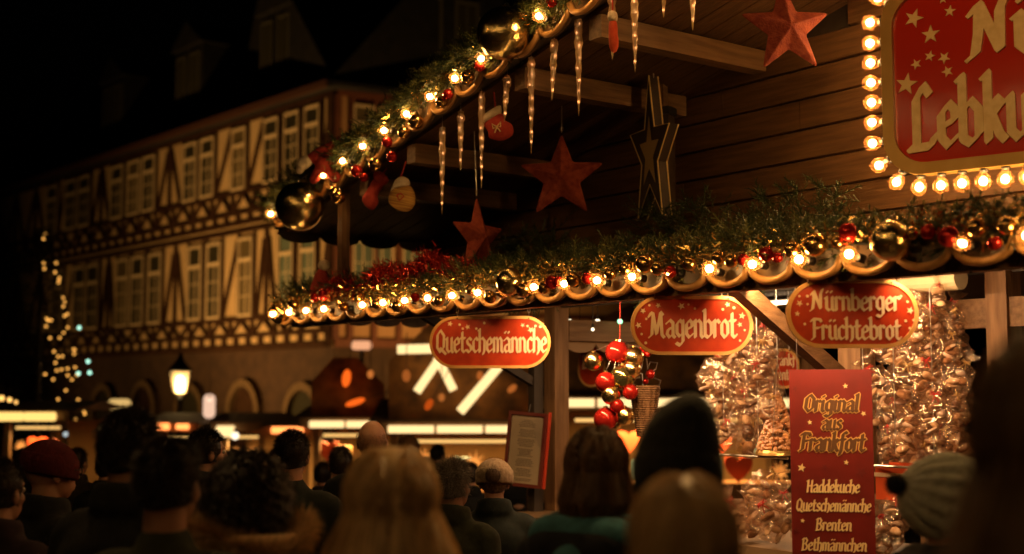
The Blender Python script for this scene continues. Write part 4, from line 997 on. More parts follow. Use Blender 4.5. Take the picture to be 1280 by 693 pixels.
# ------------------------------------------------------------------ hanging stars
def cloth_star(px, py, rpx, s, yaw, label, rot=0, tilt=0):
    q = W_(px, py, s); r = rpx*q.y/F; t = thing('fabric_star', label, 'star', q, (R(-3), 0, yaw), 'padded red stars under the roof')
    m = MB(); pts = starpts(0, 0, r, .42, rot); n = 10
    vs = [(0,-r*.24,0),(0,r*.24,0)]+[(a,0,b) for a, b in pts]
    m.add(vs, [(0, 2+i, 2+(i+1)%n) for i in range(n)]+[(1, 2+(i+1)%n, 2+i) for i in range(n)])
    o = m.build('star_body', M_starfab, t, fixn=True)
    md = o.modifiers.new('bevel', 'BEVEL'); md.width = r*.03; md.segments = 2
    top = (r*math.sin(rot), 0, r*math.cos(rot)); zz = zc(loc_(q).x)-q.z
    MB().tube([(top[0],0,top[2]*.97),(top[0],0,max(zz,top[2]+.06))], .0025, 5).build('thread', M_wire, t)
    MB().tube([(top[0]+.01*math.cos(a),0,top[2]+.012+.012*math.sin(a)) for a in [2*PI*k/8 for k in range(8)]], .002, 4, closed=True).build('ring', M_brass, t)
    return t
cloth_star(702, 222, 60, .55, R(-8), 'red padded star hanging in the middle under the roof, left of the outlined star')
cloth_star(983, 36, 68, .45, R(12), 'largest red padded star, tilted, hanging at the top near the big round-cornered sign', rot=R(-4))
cloth_star(598, 298, 56, .30, R(52), 'dim red padded star turned sideways above the lower garland', rot=0)
# outlined star box with light strip (seen almost edge-on)
q = W_(812, 192, .75); r = 100*q.y/F; os_ = thing('lit_star_box', 'tall narrow star box with pale outline hanging nearly edge-on from roof', 'star box', q, (0,0,R(-62)))
M_box = mat('star_box_wood', (.035,.022,.014), .5, 0, (.06,.035,.02), 8)
m = MB(); m.prism(starpts(0,0,r,.40), -.058, .0, lambda a, b, h: (a*.46, -h, b)); m.build('box', M_box, os_)
M_pale = mat('pale_outline', (.72,.52,.20), .5)
pp = [(a*.46, -.0, b) for a, b in starpts(0,0,r,.40)]
MB().tube(pp, .0042, 6, closed=True).build('outline', M_pale, os_)
MB().prism(starpts(0,0,r*.48,.40), .002, .004, lambda a, b, h: (a*.46, -h, b)).build('small_star', mat('gold_face', (.38,.25,.08), .5), os_)
MB().tube([(a*.46, .058, b) for a, b in starpts(0,0,r,.40)], .0042, 6, closed=True).build('outline', M_pale, os_)
MB().tube([(0,.03,r*.98),(0,.03,zc(loc_(q).x)-q.z)], .003, 5).build('thread', M_wire, os_)
q = W_(824, 120, .95); MB_ = MB().box(-.03,.03,-.03,.03,-.5*0-.48,.22)
hp = thing('hanging_lantern', 'dark upright lantern case with a glowing strip behind the outlined star', 'lantern', W_(830, 200, .95), (0,0,SROT*.6))
u = hp.location.y/F
MB().box(-11*u,11*u,-.04,.04,-78*u,62*u).build('case', M_box, hp)
MB().box(-12*u,13*u,-.05,.05,56*u,66*u).build('lid', M_metal, hp)
MB().box(-14*u,3*u,-.03,.03,66*u,(200-82)*u).build('bracket', M_beam, hp)
MB().tube([(8*u,-.046,-72*u),(8*u,-.046,4*u)], 1.5*u, 6).build('light_strip', emit('strip_glow', (1,.33,.08), 1.1, False), hp)
# ------------------------------------------------------------------ hanging signs
def oval_sign(px, py, wpx, hpx, s, yaw, lines, stars, label, name='hanging_sign', chains=(-.3,.3), topz=None, tilt=0):
    q = W_(px, py, s); u = q.y/F; W, H = wpx*u, hpx*u
    t = thing(name, label, 'sign', q, (R(tilt),0,yaw), 'red oval signs hanging at the stall')
    fn = lambda a, b, h: (a, -.008-h, b)
    MB().prism(stadium(W-.03, H-.03, n=10), -.007, .007, lambda a, b, h: (a, -h, b)).build('panel', M_signred, t)
    rim = [(a, 0, b) for a, b in stadium(W-.022, H-.022, n=10)]
    m = MB(); k = len(rim); o_, i_ = stadium(W, H, n=10), stadium(W-.030, H-.030, n=10)
    vs = [(a,-.012,b) for a,b in o_]+[(a,-.012,b) for a,b in i_]+[(a,.012,b) for a,b in o_]+[(a,.012,b) for a,b in i_]
    fs = []
    for i in range(k):
        j = (i+1) % k; fs += [(i,j,k+j,k+i),(2*k+j,2*k+i,3*k+i,3*k+j),(j,i,2*k+i,2*k+j),(k+i,k+j,3*k+j,3*k+i)]
    m.add(vs, fs).build('rim', M_signrim, t)
    m = MB()
    for (s_, cx, by, xh, wd) in lines:
        un = xh*u; sx = wd*u/(textwidth(s_)*un); text(m, s_, (cx-wd/2)*u, by*u, un, fn, sx, nib=.20, nt=.085, ang=38, depth=.002)
    m.build('lettering', M_cream, t)
    for a, b, r in stars:
        m = MB()
        if r > 2.4: starfan(m, a*u, b*u, r*u*1.25, 0, .0015, fn, .42, a)
        else: m.prism([(a*u+r*u*.8*math.cos(v), b*u+r*u*.8*math.sin(v)) for v in [PI*j/4 for j in range(8)]], 0, .0015, fn)
        m.build('star', M_cream, t)
    tz = (ZT-.02 if topz is None else topz)-q.z
    for c in chains:
        a = (c*W, 0, H/2-.008); L_ = tz-a[2]; n = max(2, int(L_/.022)); m = MB()
        for i in range(n):
            z = a[2]+L_*(i+.5)/n; rr = L_/n*.62; flat = i % 2
            m.tube([(a[0]+(.4*rr*math.cos(v) if flat else 0), (0 if flat else .4*rr*math.cos(v)), z+rr*math.sin(v)) for v in [2*PI*j/8 for j in range(8)]], .0016, 4, closed=True)
        m.build('chain', M_wire, t)
        MB().ball((a[0],-.013,H/2-.012),(.004,.003,.004),8,5).build('screw', M_metal, t)
    return t
oval_sign(612.5, 428, 152, 65, .16, R(-4), [('Quetschemännche', 2, -12.5, 18, 139)],
   [(-50,23,3),(-38,22,2),(-34,17,2),(-28,19,3),(-17,17,2),(-7,24,2.2),(41,21,2.6),(51,15,3.4),(47,20,2),(57,20,2),(63,19,2.2)],
   'red oval sign reading Quetschemännche, leftmost of the hanging signs', chains=(-.27,.32))
oval_sign(864.5, 407, 153, 74, .16, R(1), [('Magenbrot', 1, -15, 21.5, 110)],
   [(-61,18,3.2),(-53,25,2),(-42,25,3),(-57,8,2),(-67,0,3.6),(-63,-11,2),(-58,-22,2.4),(-13,24,4),(-4,26,1.8),(4,21,2),(39,20,2.2),(45,26,3),(53,22,2.4),(63,12,3.8),(60,1,3),(66,-6,1.8),(60,-19,2)],
   'red oval sign reading Magenbrot, in the middle of the hanging signs', chains=(-.3,.3))
oval_sign(1065, 392.5, 165, 86, .14, R(0), [('Nürnberger', 4, 4, 17, 112), ('Früchtebrot', 4, -32, 17, 112)],
   [(-66,22,2),(-66,13,3.6),(-56,12,2),(-69,0,3),(-60,-13,2.2),(-56,22,2.4),(61,22,2),(69,15,2),(72,4,4),(66,-9,2.2),(76,-8,2.2),(71,-18,2)],
   'red oval two-line sign reading Nürnberger Früchtebrot, rightmost of the hanging signs', chains=(-.33,.3))
oval_sign(740, 457, 38, 54, 2.1, R(-30), [('Brot', 0, -4, 11, 26)], [], 'small red oval sign seen behind the cluster of baubles inside the stall', topz=zsh+.02, chains=(-.2,.2))
oval_sign(979, 461, 40, 50, 1.9, R(5), [('Frankf', 0, 4, 9, 30), ('Brenten', 0, -14, 9, 32)], [], 'small red sign with yellow edge half hidden behind the brace beside the vertical board', topz=zi+.05, chains=(-.2,.2))

# tall vertical board
q = W_(1040, 585, .62); u = q.y/F; bw, bh = 100*u, 250*u; CYB = 585
bd = thing('menu_board', 'tall red vertical board reading Original aus Frankfort with four sweets listed', 'sign board', q, (0,0,R(-9)))
MB().box(-bw/2, bw/2, -.009, .009, -bh/2, bh/2-.012).build('panel', mat('board_red', (.17,.011,.005), .45, 0, (.12,.008,.004), 7), bd)
m = MB(); fn = lambda a, b, h: (a, -.010-h, b)
m2 = MB()
for s_, cy_, xh, wd in (('Original', 515.5, 13.5, 66), ('aus', 538, 12, 24), ('Frankfort', 564, 14.5, 78)):
    un = xh*u; by = (CYB-cy_)*u; w_ = wd*u; sx = w_/(textwidth(s_)*un)
    text(m2, s_, -w_/2, by, un, fn, sx, nib=.38, nt=.24, ang=35, slant=.15, depth=.001)
    text(m, s_, -w_/2, by, un, fn, sx, nib=.25, nt=.11, ang=35, slant=.15, depth=.002, h0=.0012)
m2.build('lettering', mat('dull_gilt', (.62,.36,.10), .4), bd); m.build('lettering', mat('letter_brown', (.11,.045,.012), .5), bd)
m = MB()
for s_, cy_, xh, wd in (('Haddekuche', 615, 9.8, 64), ('Quetschemännche', 638, 9.8, 90), ('Brenten', 661.5, 9.8, 43), ('Bethmännchen', 686, 9.8, 78)):
    un = xh*u; w_ = wd*u; sx = w_/(textwidth(s_)*un); text(m, s_, -w_/2, (CYB-cy_)*u, un, fn, sx, nib=.22, nt=.09, ang=32, slant=.12, depth=.0015)
m.build('lettering', M_starry, bd)
for px, py, r in ((1058,484,3.5),(1079,518,3.6),(1014,529,3.2),(1003,585,5.6),(1057,578,3.5),(1003,650,3.2)): m = MB(); starfan(m, (px-1040)*u, (CYB-py)*u, r*u, 0, .0015, fn, .42, px); m.build('star', M_starry, bd)
for px, py, r in ((997,487,4.5),(1031,584,4.5),(1075,590,8),(1068,531,3.5),(995,662,4),(1082,640,4)): m = MB(); starfan(m, (px-1040)*u, (CYB-py)*u, r*u, 0, .0012, fn, .42, px); m.build('star', mat('dark_red_star', (.13,.01,.006), .5), bd)
for x in (-bw*.4, bw*.4): MB().tube([(x,0,bh/2-.012),(x,.03,ZT-q.z-.0)], .0018, 4).build('cord', M_wire, bd)

# framed price list on the inner post
q = W_(657, 562, SW-.22); u = q.y/F; fw, fh = 50*u, 92*u
pl = thing('price_list', 'price list on cream paper in a dark red frame on the post', 'price list', q, (R(-3),R(4.5),R(-20)))
m = MB(); 
for a, b, c, d in ((-fw/2,-fw/2+.018,-fh/2,fh/2),(fw/2-.018,fw/2,-fh/2,fh/2),(-fw/2+.018,fw/2-.018,-fh/2,-fh/2+.02),(-fw/2+.018,fw/2-.018,fh/2-.02,fh/2)): m.box(a,b,-.022,.01,c,d)
m.build('frame', M_redwood, pl); MB().box(-fw/2+.012, fw/2-.012, -.004, .004, -fh/2+.012, fh/2-.012).build('paper', M_paper, pl)
m = MB(); z = fh/2-.05; k = 0; rg = random.Random(4)
while z > -fh/2+.035:
    hw = fw*(.10 if k == 0 else .15+.09*rg.random())
    if k % 6 != 5:
        x = -hw
        while x < hw: l = .006+.012*rg.random(); m.box(x, min(x+l, hw), -.0065, -.0045, z, z+.0035); x += l+.004
    z -= .0098; k += 1
m.build('print', M_ink, pl)
m = MB().box(fw/2+.001, fw/2+.014, .012, .03, -fh/2, fh/2+.01); m.build('back_board', mat('bright_red_board', (.70,.06,.02), .5), pl)
MB().tube([(0,0,fh/2),(0,.02,fh/2+.05)], .002, 4).build('hook', M_wire, pl)

# ------------------------------------------------------------------ big lit sign in the gable
sv = ray(-1419+0, HZ); SDIR = -Vector((sv.x, sv.y, 0)).normalized(); SN = Vector((SDIR.y, -SDIR.x, 0)); SN = SN if SN.y < 0 else -SN
so = hit(1104, 217, L0+SX*(SW-.33), SX); so_l = so.copy()
SY_ = -SN
bs = thing('lit_sign', 'large red sign reading Nürnberger Lebkuchen edged with glowing globe bulbs', 'sign', so, (0,0,math.atan2(SDIR.y, SDIR.x)))
def sp(px, py): p = hit(px, py, so, SN)-so; return (p.dot(SDIR), p.z)
u2 = (so.y)/F
xL = sp(1107, 110)[0]; zBt = sp(1230, 212)[1]; 
SWD = 1.22; zTp = sp(1107, -12)[1]; rc = .17
def signshape(inset):
    x0, x1, z0, z1_ = xL+inset, xL+SWD-inset, zBt+inset, zTp-inset; r = rc-inset*.6; pts = []
    for cx, cz, a0 in ((x0+r, z0+r, 180), (x1-r, z0+r, 270), (x1-r, z1_-r, 0)):
        for i in range(9): a = R(a0+90*i/8); pts.append((cx+r*math.cos(a), cz+r*math.sin(a)))
    n = 16
    for i in range(1, n): f = i/n; pts.append((x1-r-(x1-x0-2*r)*f, z1_+.16*math.sin(PI*f)))
    for i in range(9): a = R(90+90*i/8); pts.append((x0+r+r*math.cos(a), z1_-r+r*math.sin(a)))
    return pts
MB().prism(signshape(.03), -.02, .022, lambda a, b, h: (a, -h, b)).build('panel', M_bigred, bs)
o_, i_ = signshape(0), signshape(.05); k = len(o_); m = MB()
vs = [(a,-.045,b) for a,b in o_]+[(a,-.045,b) for a,b in i_]+[(a,.03,b) for a,b in o_]+[(a,-.018,b) for a,b in i_]; fs = []
for i in range(k):
    j = (i+1) % k; fs += [(i,j,k+j,k+i),(j,i,2*k+i,2*k+j),(k+i,k+j,3*k+j,3*k+i)]
m.add(vs, fs).build('frame', mat('gilt_frame', (.50,.30,.09), .35, .6, (.42,.24,.06), 6), bs)
fnb = lambda a, b, h: (a, -.023-h, b)
m = MB(); hh = (sp(1160,112)[1]-sp(1160,189)[1])/1.5; hs_ = hh
x, z = sp(1141, 189); text(m, 'Lebkuchen', x, z, hh, fnb, (sp(1236,189)[0]-sp(1143,189)[0])/(2.0*hh), nib=.23, nt=.09, ang=38, depth=.012)
x, z = sp(1216, 76); text(m, 'Nürnberger', x, z, hh*.9, fnb, (sp(1272,76)[0]-sp(1216,76)[0])/(.98*hh*.9), nib=.23, nt=.09, ang=38, depth=.012)
m.build('lettering', M_giltletter, bs)
for px, py, r in ((1145,25,12.5),(1166,45,12),(1165,72,7),(1148,82,7),(1183,74,8),(1187,91,7.5),(1136,107,14.5),(1190,16,7.5),(1181,1,6)):
    m = MB(); x, z = sp(px, py); starfan(m, x, z, r*u2, 0, .006, fnb, .40, .2+px); m.build('star', M_starry, bs)
MB().box(.1,.16,.03,.33,zBt+.15,zBt+.2).box(SWD-.2,SWD-.14,.03,.25,zBt+.15,zBt+.2).build('bracket', M_metal, bs)
# globes march round the frame at even spacing
per = signshape(-.012); per = [Vector((a, 0, b)) for a, b in per]; cum = [0]
for i in range(len(per)): cum.append(cum[-1]+(per[(i+1)%len(per)]-per[i]).length)
nb_ = int(cum[-1]/.088)
for j in range(nb_):
    d = cum[-1]*j/nb_; i = max(k for k in range(len(per)) if cum[k] <= d); f = (d-cum[i])/(cum[i+1]-cum[i]); p = per[i].lerp(per[(i+1)%len(per)], f)
    tg = (per[(i+1)%len(per)]-per[i]).normalized(); out = Vector((tg.z, 0, -tg.x)); 
    g_ = bulb(bs, p+out*.042+Vector((0,-.03,0)), out*1.0+Vector((0,-.25,0)), 1.25)

# ------------------------------------------------------------------ hanging cluster of baubles, basket, cones, bags
M_ol = mat('olive_gold', (.42,.36,.12), .1, .95)
q = W_(768, 470, .62); u = q.y/F
bc = thing('bauble_cluster', 'hanging cluster of shiny red and gold baubles on strings left of Magenbrot sign', 'bauble cluster', q, (0,0,0))
cl = [(742,452,12,0),(772,441,15,1),(792,447,13,0),(757,478,13,1),(778,472,16,2),(763,494,12,0),(750,520,0,1),(789,462,12,0),(787,490,10,1),(757,524,15,1),(780,520,12,0),(770,507,9,1),(771,529,8,0)]
for i, (px, py, r, c) in enumerate(cl):
    if r == 0: continue
    p = (( px-768)*u, rnd.uniform(-.03,.03)+(.02 if c == 2 else -.01), (470-py)*u)
    b = MB().ball((0,0,0), r*u, 24, 16).build('bauble', (M_gold, M_redb, M_ol)[c] if c != 1 else M_redb, bc, p, smooth=True)
    MB().lathe([(.0001,r*u*1.1),(r*u*.18,r*u*1.1),(r*u*.2,r*u*.95)], 8).build('cap', M_brass, b)
    MB().tube([Vector(p)+Vector((0,0,r*u)), ((775-768)*u+.004*math.cos(i), .004*math.sin(i), (470-425)*u)], .0012, 4).build('string', M_wire, bc)
MB().tube([((775-768)*u,0,(470-427)*u),((776-768)*u,0,ZT-q.z)], .002, 5).build('ribbon', M_felt, bc)
# tiny loose balls and wire figure above a gingerbread basket
q = W_(806, 486, .8); u = q.y/F
bk = thing('gingerbread_basket', 'woven brown basket with silver wire loops and red beads behind the black beanie', 'basket', q, (0,0,0))
M_weave = mat('wicker', (.14,.065,.022), .8, 0, (.24,.12,.045), 60, bump=.5)
m = MB()
for k in range(22):
    z = -58*u+k*2.75*u; r = (9+9*k/22)*u; m.tube([(r*math.cos(a)*(1+.04*(-1)**i), r*math.sin(a)*(1+.04*(-1)**i), z) for i, a in enumerate([2*PI*j/28 for j in range(28)])], 1.7*u, 5, closed=True)
m.build('wicker_body', M_weave, bk); MB().tube([(17*u*math.cos(a), 17*u*math.sin(a), 2*u) for a in [2*PI*j/24 for j in range(24)]], 2.2*u, 6, closed=True).build('rim', M_weave, bk)
m = MB()
for sg in (-1,1):
    m.tube([(sg*2*u,0,2*u),(sg*3*u,0,18*u),(sg*14*u,0,24*u),(sg*16*u,0,32*u),(sg*7*u,0,33*u),(sg*4*u,0,24*u),(sg*2*u,0,38*u)], .9*u, 5)
    m.tube([(sg*4*u,0,2*u),(sg*18*u,0,3*u),(sg*20*u,0,10*u),(sg*12*u,0,13*u),(sg*6*u,0,14*u)], .9*u, 5)
m.build('wire_loops', M_wire, bk)
for a, b, r in ((-2,44,4),(4,43,4),(1,49,4.5),(-3,50,3.5),(7,18,6),(1,9,4)): MB().ball((a*u,-.004,b*u), r*u, 12, 8).build('bead', M_redb, bk, smooth=True)
MB().tube([(0,0,48*u),(0,0,ZT-q.z)], .0015, 4).build('string', M_wire, bk)
# nut cones on the rail beside the board
q = W_(973, 528, .95); u = q.y/F
cn_ = thing('almond_cone', 'heap of roasted almonds in a cone beside the left edge of the vertical board', 'nuts', q)
m = MB(); rg = random.Random(8)
for i in range(520):
    f = rg.random()**.7; a = rg.uniform(0,2*PI); r = 26*u*f; z = 38*u-72*u*f
    m.ball((r*math.cos(a), r*math.sin(a), z), (3.1*u,2.2*u,2.4*u), 6, 4)
m.build('almonds', mat('almond', (.42,.16,.05), .35, 0, (.6,.28,.09), 30, island=.35), cn_); cn_.children[0]['kind'] = 'stuff'
MB().lathe([(27*u,-34*u),(29*u,-37*u),(30*u,-40*u),(.001,-41*u)], 20).build('tray', M_brass, cn_)
for a in (0, 2.1, 4.2): MB().tube([(28*u*math.cos(a),28*u*math.sin(a),-36*u),(0,0,75*u)], .0012, 4).build('wire', M_wire, cn_)
MB().tube([(0,0,75*u),(0,0,ZT-q.z)], .0012, 4).build('wire', M_wire, cn_)

# cellophane bags of gingerbread
M_ck = [mat('gingerbread', (.22,.09,.035), .7, 0, (.38,.18,.07), 40, bump=.3), mat('macaroon', (.55,.32,.16), .8, 0, (.68,.45,.26), 50, bump=.4), mat('glazed_cake', (.60,.40,.27), .35, 0, (.74,.55,.42), 25), mat('chocolate_cake', (.07,.03,.015), .3, 0, (.12,.05,.025), 20)]
M_rib = [mat('red_ribbon', (.55,.03,.02), .35), mat('gold_ribbon', (.7,.45,.15), .3, .5)]
def bag_meshes(seed):
    rg = random.Random(seed); n, m_ = 20, 15; W, D, H = .062, .038, .15; vs = []; fs = []
    for i in range(m_+1):
        z = i/m_; zz = -H/2+z*H*1.35
        if z < .66: w_ = (.25+.75*min(1, z*7))*(1-.10*z); pn = 0
        elif z < .74: w_ = .9-(z-.66)/.08*.68
        elif z < .78: w_ = .16
        else: w_ = .16+(z-.78)/.22*.62
        for k in range(n):
            a = 2*PI*k/n; cr_ = 1+rg.uniform(-.2,.2)*(1 if z < .7 else .5)+(.12*math.cos(5*a+seed) if z > .74 else 0)
            c, s_ = math.cos(a), math.sin(a); c = math.copysign(abs(c)**.7, c); s_ = math.copysign(abs(s_)**.8, s_)
            vs.append((W*w_*c*cr_, D*w_*s_*cr_*(1 if z < .74 else .6), zz+rg.uniform(-.004,.004)))
    for i in range(m_):
        for k in range(n):
            q_ = (i*n+k, i*n+(k+1)%n, (i+1)*n+(k+1)%n, (i+1)*n+k)
            if rg.random() < .5: fs += [(q_[0],q_[1],q_[2]),(q_[0],q_[2],q_[3])]
            else: fs += [(q_[0],q_[1],q_[3]),(q_[1],q_[2],q_[3])]
    fs.append(tuple(range(n-1,-1,-1)))
    fm = MB().add(vs, fs).mesh('film'); fm.materials.append(M_cello)
    cks = []
    for j in range(5):
        m = MB(); kd = rg.randrange(4); p = (rg.uniform(-.03,.03), rg.uniform(-.012,.012), -.06+.021*j+rg.uniform(-.004,.004))
        s = rg.uniform(.020,.030); e = Euler((rg.uniform(-.6,.6), rg.uniform(-.6,.6), rg.uniform(0,3))).to_matrix()
        sd = rg.random()*50
        m.ball((0,0,0), (s*1.25, s*.8, s*rg.choice((.3,.45,.7))), 12, 8, fn=lambda v: e@(v*(1+.22*noise.noise(v*70+Vector((sd,0,0)))))+Vector(p))
        me = m.mesh('gingerbread', True); me.materials.append(M_ck[kd]); cks.append(me)
    rb_ = MB(); zt = -H/2+.76*H*1.35; rb_.tube([(W*.2*math.cos(a), D*.2*math.sin(a), zt) for a in [2*PI*k/10 for k in range(10)]], .003, 5, closed=True)
    for sg in (-1,1): rb_.tube([(0,-.008,zt),(sg*.016,-.012,zt+.012),(sg*.02,-.012,zt),(0,-.008,zt),(sg*.012,-.012,zt-.03)], .0022, 4)
    rm = rb_.mesh('ribbon'); rm.materials.append(M_rib[seed % 2]); return fm, cks, rm
BAGS = [bag_meshes(i+1) for i in range(6)]
def bag(p, sc, rot, label, v, group):
    fm, cks, rm = BAGS[v % 6]; t = thing('gingerbread_bag', label, 'sweet bag', p, rot, group); t.scale = (sc,)*3
    link('film', fm, t)
    for c in cks: link('gingerbread', c, t)
    link('ribbon', rm, t); return t
rg = random.Random(21)
# left hanging bunch: rows top to bottom, from left to right
rows = [(420,[(945,1.0),(962,.9)]),(442,[(900,1.05),(930,1.1),(955,1.0)]),(474,[(892,1.2),(920,1.1),(948,1.2)]),(508,[(897,1.15),(928,1.1),(958,1.05)]),(545,[(903,1.2),(934,1.3),(962,1.0)])]
k = 0
for ri, (py, xs) in enumerate(rows):
    for ci, (px, sc) in enumerate(xs):
        q = W_(px+rg.uniform(-6,6), py+rg.uniform(-7,7), SW-.25+rg.uniform(-.06,.06)); sc *= rg.uniform(.85,1.25); bag(q, sc*q.y/F*39/.15*.82, (rg.uniform(-.35,.35), rg.uniform(-.55,.55), rg.uniform(-1.2,1.2)), 'clear bag of gingerbread hanging below Magenbrot sign, %s row down, %s from left' % (ordn(ri), ordn(ci)), k, 'gingerbread bags hanging left of the vertical board'); k += 1
rows = [(372,[(1150,1.1),(1176,1.0)]),(405,[(1140,1.1),(1168,1.15),(1192,.9)]),(440,[(1100,1.1),(1128,1.1),(1158,1.2),(1186,1.1)]),(478,[(1102,1.1),(1134,1.2),(1164,1.1),(1192,1.1)]),(517,[(1106,1.2),(1138,1.2),(1170,1.2),(1198,1.0)]),(556,[(1104,1.1),(1136,1.1),(1168,1.2),(1197,1.1)])]
for ri, (py, xs) in enumerate(rows):
    for ci, (px, sc) in enumerate(xs):
        q = W_(px+rg.uniform(-6,6), py+rg.uniform(-7,7), SW-.25+rg.uniform(-.07,.07)); sc *= rg.uniform(.85,1.25); bag(q, sc*q.y/F*42/.15*.86, (rg.uniform(-.35,.35), rg.uniform(-.55,.55), rg.uniform(-1.2,1.2)), 'clear bag of gingerbread hanging right of the vertical board, %s row down, %s from left' % (ordn(ri), ordn(ci)), k, 'gingerbread bags hanging right of the vertical board'); k += 1
# a second, deeper layer behind the two bunches
for side, x0, x1, ys in (('left', 893, 972, (432,466,500,535)), ('right', 1108, 1206, (395,430,466,502,540,574))):
    for ri, py in enumerate(ys):
        n_ = 3 if side == 'left' else (3 if py < 420 else 4)
        for ci in range(n_):
            px = x0+(x1-x0)*(ci+.5)/n_+rg.uniform(-6,6)
            if py < 420: px = max(px, 1135)
            q = W_(px, py+rg.uniform(-6,6), SW-.02+rg.uniform(-.05,.05)); bag(q, rg.uniform(1.0,1.35)*q.y/F*42/.15*.95, (rg.uniform(-.4,.4), rg.uniform(-.6,.6), rg.uniform(-1.2,1.2)), 'bag of gingerbread half hidden in the %s bunch, rear layer, %s row down, %s across' % (side, ordn(ri), ordn(ci)), k+ci, 'gingerbread bags in the rear layers'); k += 1
# cords that carry the two bunches
for (px, y0, y1, lab) in ((905,432,560,'left cord of the left bunch of hanging bags'),(948,410,560,'right cord of the left bunch of hanging bags'),(1120,430,575,'left cord of the right bunch of hanging bags'),(1168,360,575,'right cord of the right bunch of hanging bags')):
    a = W_(px, y1, SW-.25); tag(MB().tube([(0,0,0),(0,0,ZT-a.z)], .0025, 5).build('cord', M_wire, None, a), lab, 'cord', 'cords holding the hanging bags')
# rails under the bunches
for px0, px1, py, lab in ((878,985,567,'thin pale rail below the left bunch of hanging bags'),(1092,1215,582,'thin pale rail below the right bunch of hanging bags')):
    a = W_(px0, py, SW-.25); b = W_(px1, py, SW-.25); b.z = a.z; m = MB().tube([Vector((0,0,0)), b-a], .006, 8)
    o = m.build('rail', M_wire, None, a); tag(o, lab, 'rail', 'rails below the hanging bags')
# bags standing on the counter
cnt_b = [(952,612,1.3),(985,640,1.2),(938,650,1.15),(965,676,1.4),(1010,665,1.3),(920,690,1.3),(1095,672,1.2),(1120,648,1.1),(1147,640,1.1),(1108,690,1.3)]
for i, (px, py, sc) in enumerate(cnt_b):
    side = 'left' if px < 1040 else 'right'
    q = W_(px, py, SW-.3+rg.uniform(-.05,.12)); q.z = min(q.z, ZCO+.42)
    q.z = max(q.z, ZCO+.09*sc)
    bag(q, sc*q.y/F*42/.15*.9, (rg.uniform(-.3,.3), rg.uniform(-.7,.7), rg.uniform(-1,1)), 'clear bag piled on the counter %s of the vertical board, %s of the pile' % (side, ordn(i if px < 1040 else i-6)), i+2, 'gingerbread bags piled on the counter')
q = W_(1128, 602, SW-.15); u = q.y/F
bx = thing('sweet_box', 'bright orange-red open box on the shelf below the right bunch of bags', 'box', (q.x, q.y, q.z-22*u), (0,0,SROT+.2))
m = MB(); m.box(-26*u,26*u,-.07,-.064,0,40*u).box(-26*u,26*u,.064,.07,0,44*u).box(-26*u,-25*u,-.064,.064,0,42*u).box(25*u,26*u,-.064,.064,0,42*u).box(-25*u,25*u,-.064,.064,0,.006)
m.build('carton', mat('orange_card', (.72,.10,.02), .45), bx)
MB().box(-27*u,27*u,-.073,-.0705,28*u,33*u).build('label_strip', M_cream, bx)
m = MB().box(-.45,.45,-.13,.16,-.015,0); sh = tag(m.build('display_shelf', M_beam, None, (q.x, q.y, q.z-22*u-.001), (0,0,SROT)), 'small wooden display shelf under the orange-red box', 'shelf')

# tins and jars on the shelves at the back of the stall
for si, zz in enumerate((1.025, 1.475, 1.925)):
    for j in range(9):
        t_ = tA+2.25+j*.42; p = WP(t_, sb-.17, zz); kd = (j+si) % 3
        t = thing('sweet_tin' if kd else 'sweet_jar', '%s on the %s back shelf of the stall, %s from the left' % (('glass sweet jar','round red tin','tall gold tin')[kd], ('lowest','middle','top')[si], ordn(j)), 'tin' if kd else 'jar', p, (0,0,SROT), 'tins and jars on the back shelves')
        if kd == 0:
            MB().lathe([(.0001,0),(.06,0),(.065,.02),(.065,.15),(.045,.18),(.045,.2)], 16).build('glass', M_cello, t, smooth=True); MB().lathe([(.05,.19),(.05,.225),(.0001,.225)], 14).build('lid', M_brass, t)
            MB().lathe([(.0001,.004),(.055,.004),(.058,.12),(.0001,.13)], 14).build('sweets', M_ck[j % 3], t)
        elif kd == 1:
            MB().lathe([(.0001,0),(.09,0),(.09,.11),(.0001,.11)], 18).build('body', M_redb, t); MB().lathe([(.093,.095),(.093,.125),(.0001,.13)], 18).build('lid', M_gold2, t)
        else:
            MB().lathe([(.0001,0),(.055,0),(.055,.2),(.0001,.2)], 18).build('body', M_gold2, t); MB().lathe([(.058,.185),(.058,.215),(.0001,.22)], 18).build('lid', M_redb, t)

# small festoon lamps under the canopy's left bay
for i, (px, py, s, c) in enumerate(((712,402,1.4,0),(747,402,1.5,0),(775,402,1.6,1),(725,436,1.7,0),(741,412,1.2,0))):
    q = W_(px, py, s); t = thing('festoon_bulb', ['first small white','second small white','small green','small low white','tiny white'][i]+' bulb under the canopy left of Magenbrot sign', 'light bulb', q, (0,0,0), 'small bulbs under the canopy')
    MB().ball((0,0,0), .016 if i < 4 else .01, 12, 8).build('glass', emit('fest_%d' % c, (.35,1,.5) if c else (1,.85,.55), 2.2, False), t, smooth=True)
    MB().tube([(0,0,.012),(0,0,.035)], .008, 8).build('socket', M_metal, t); MB().tube([(0,0,.03),(0,0,max(.05, zi+.05-q.z))], .002, 4).build('cord', M_metal, t)
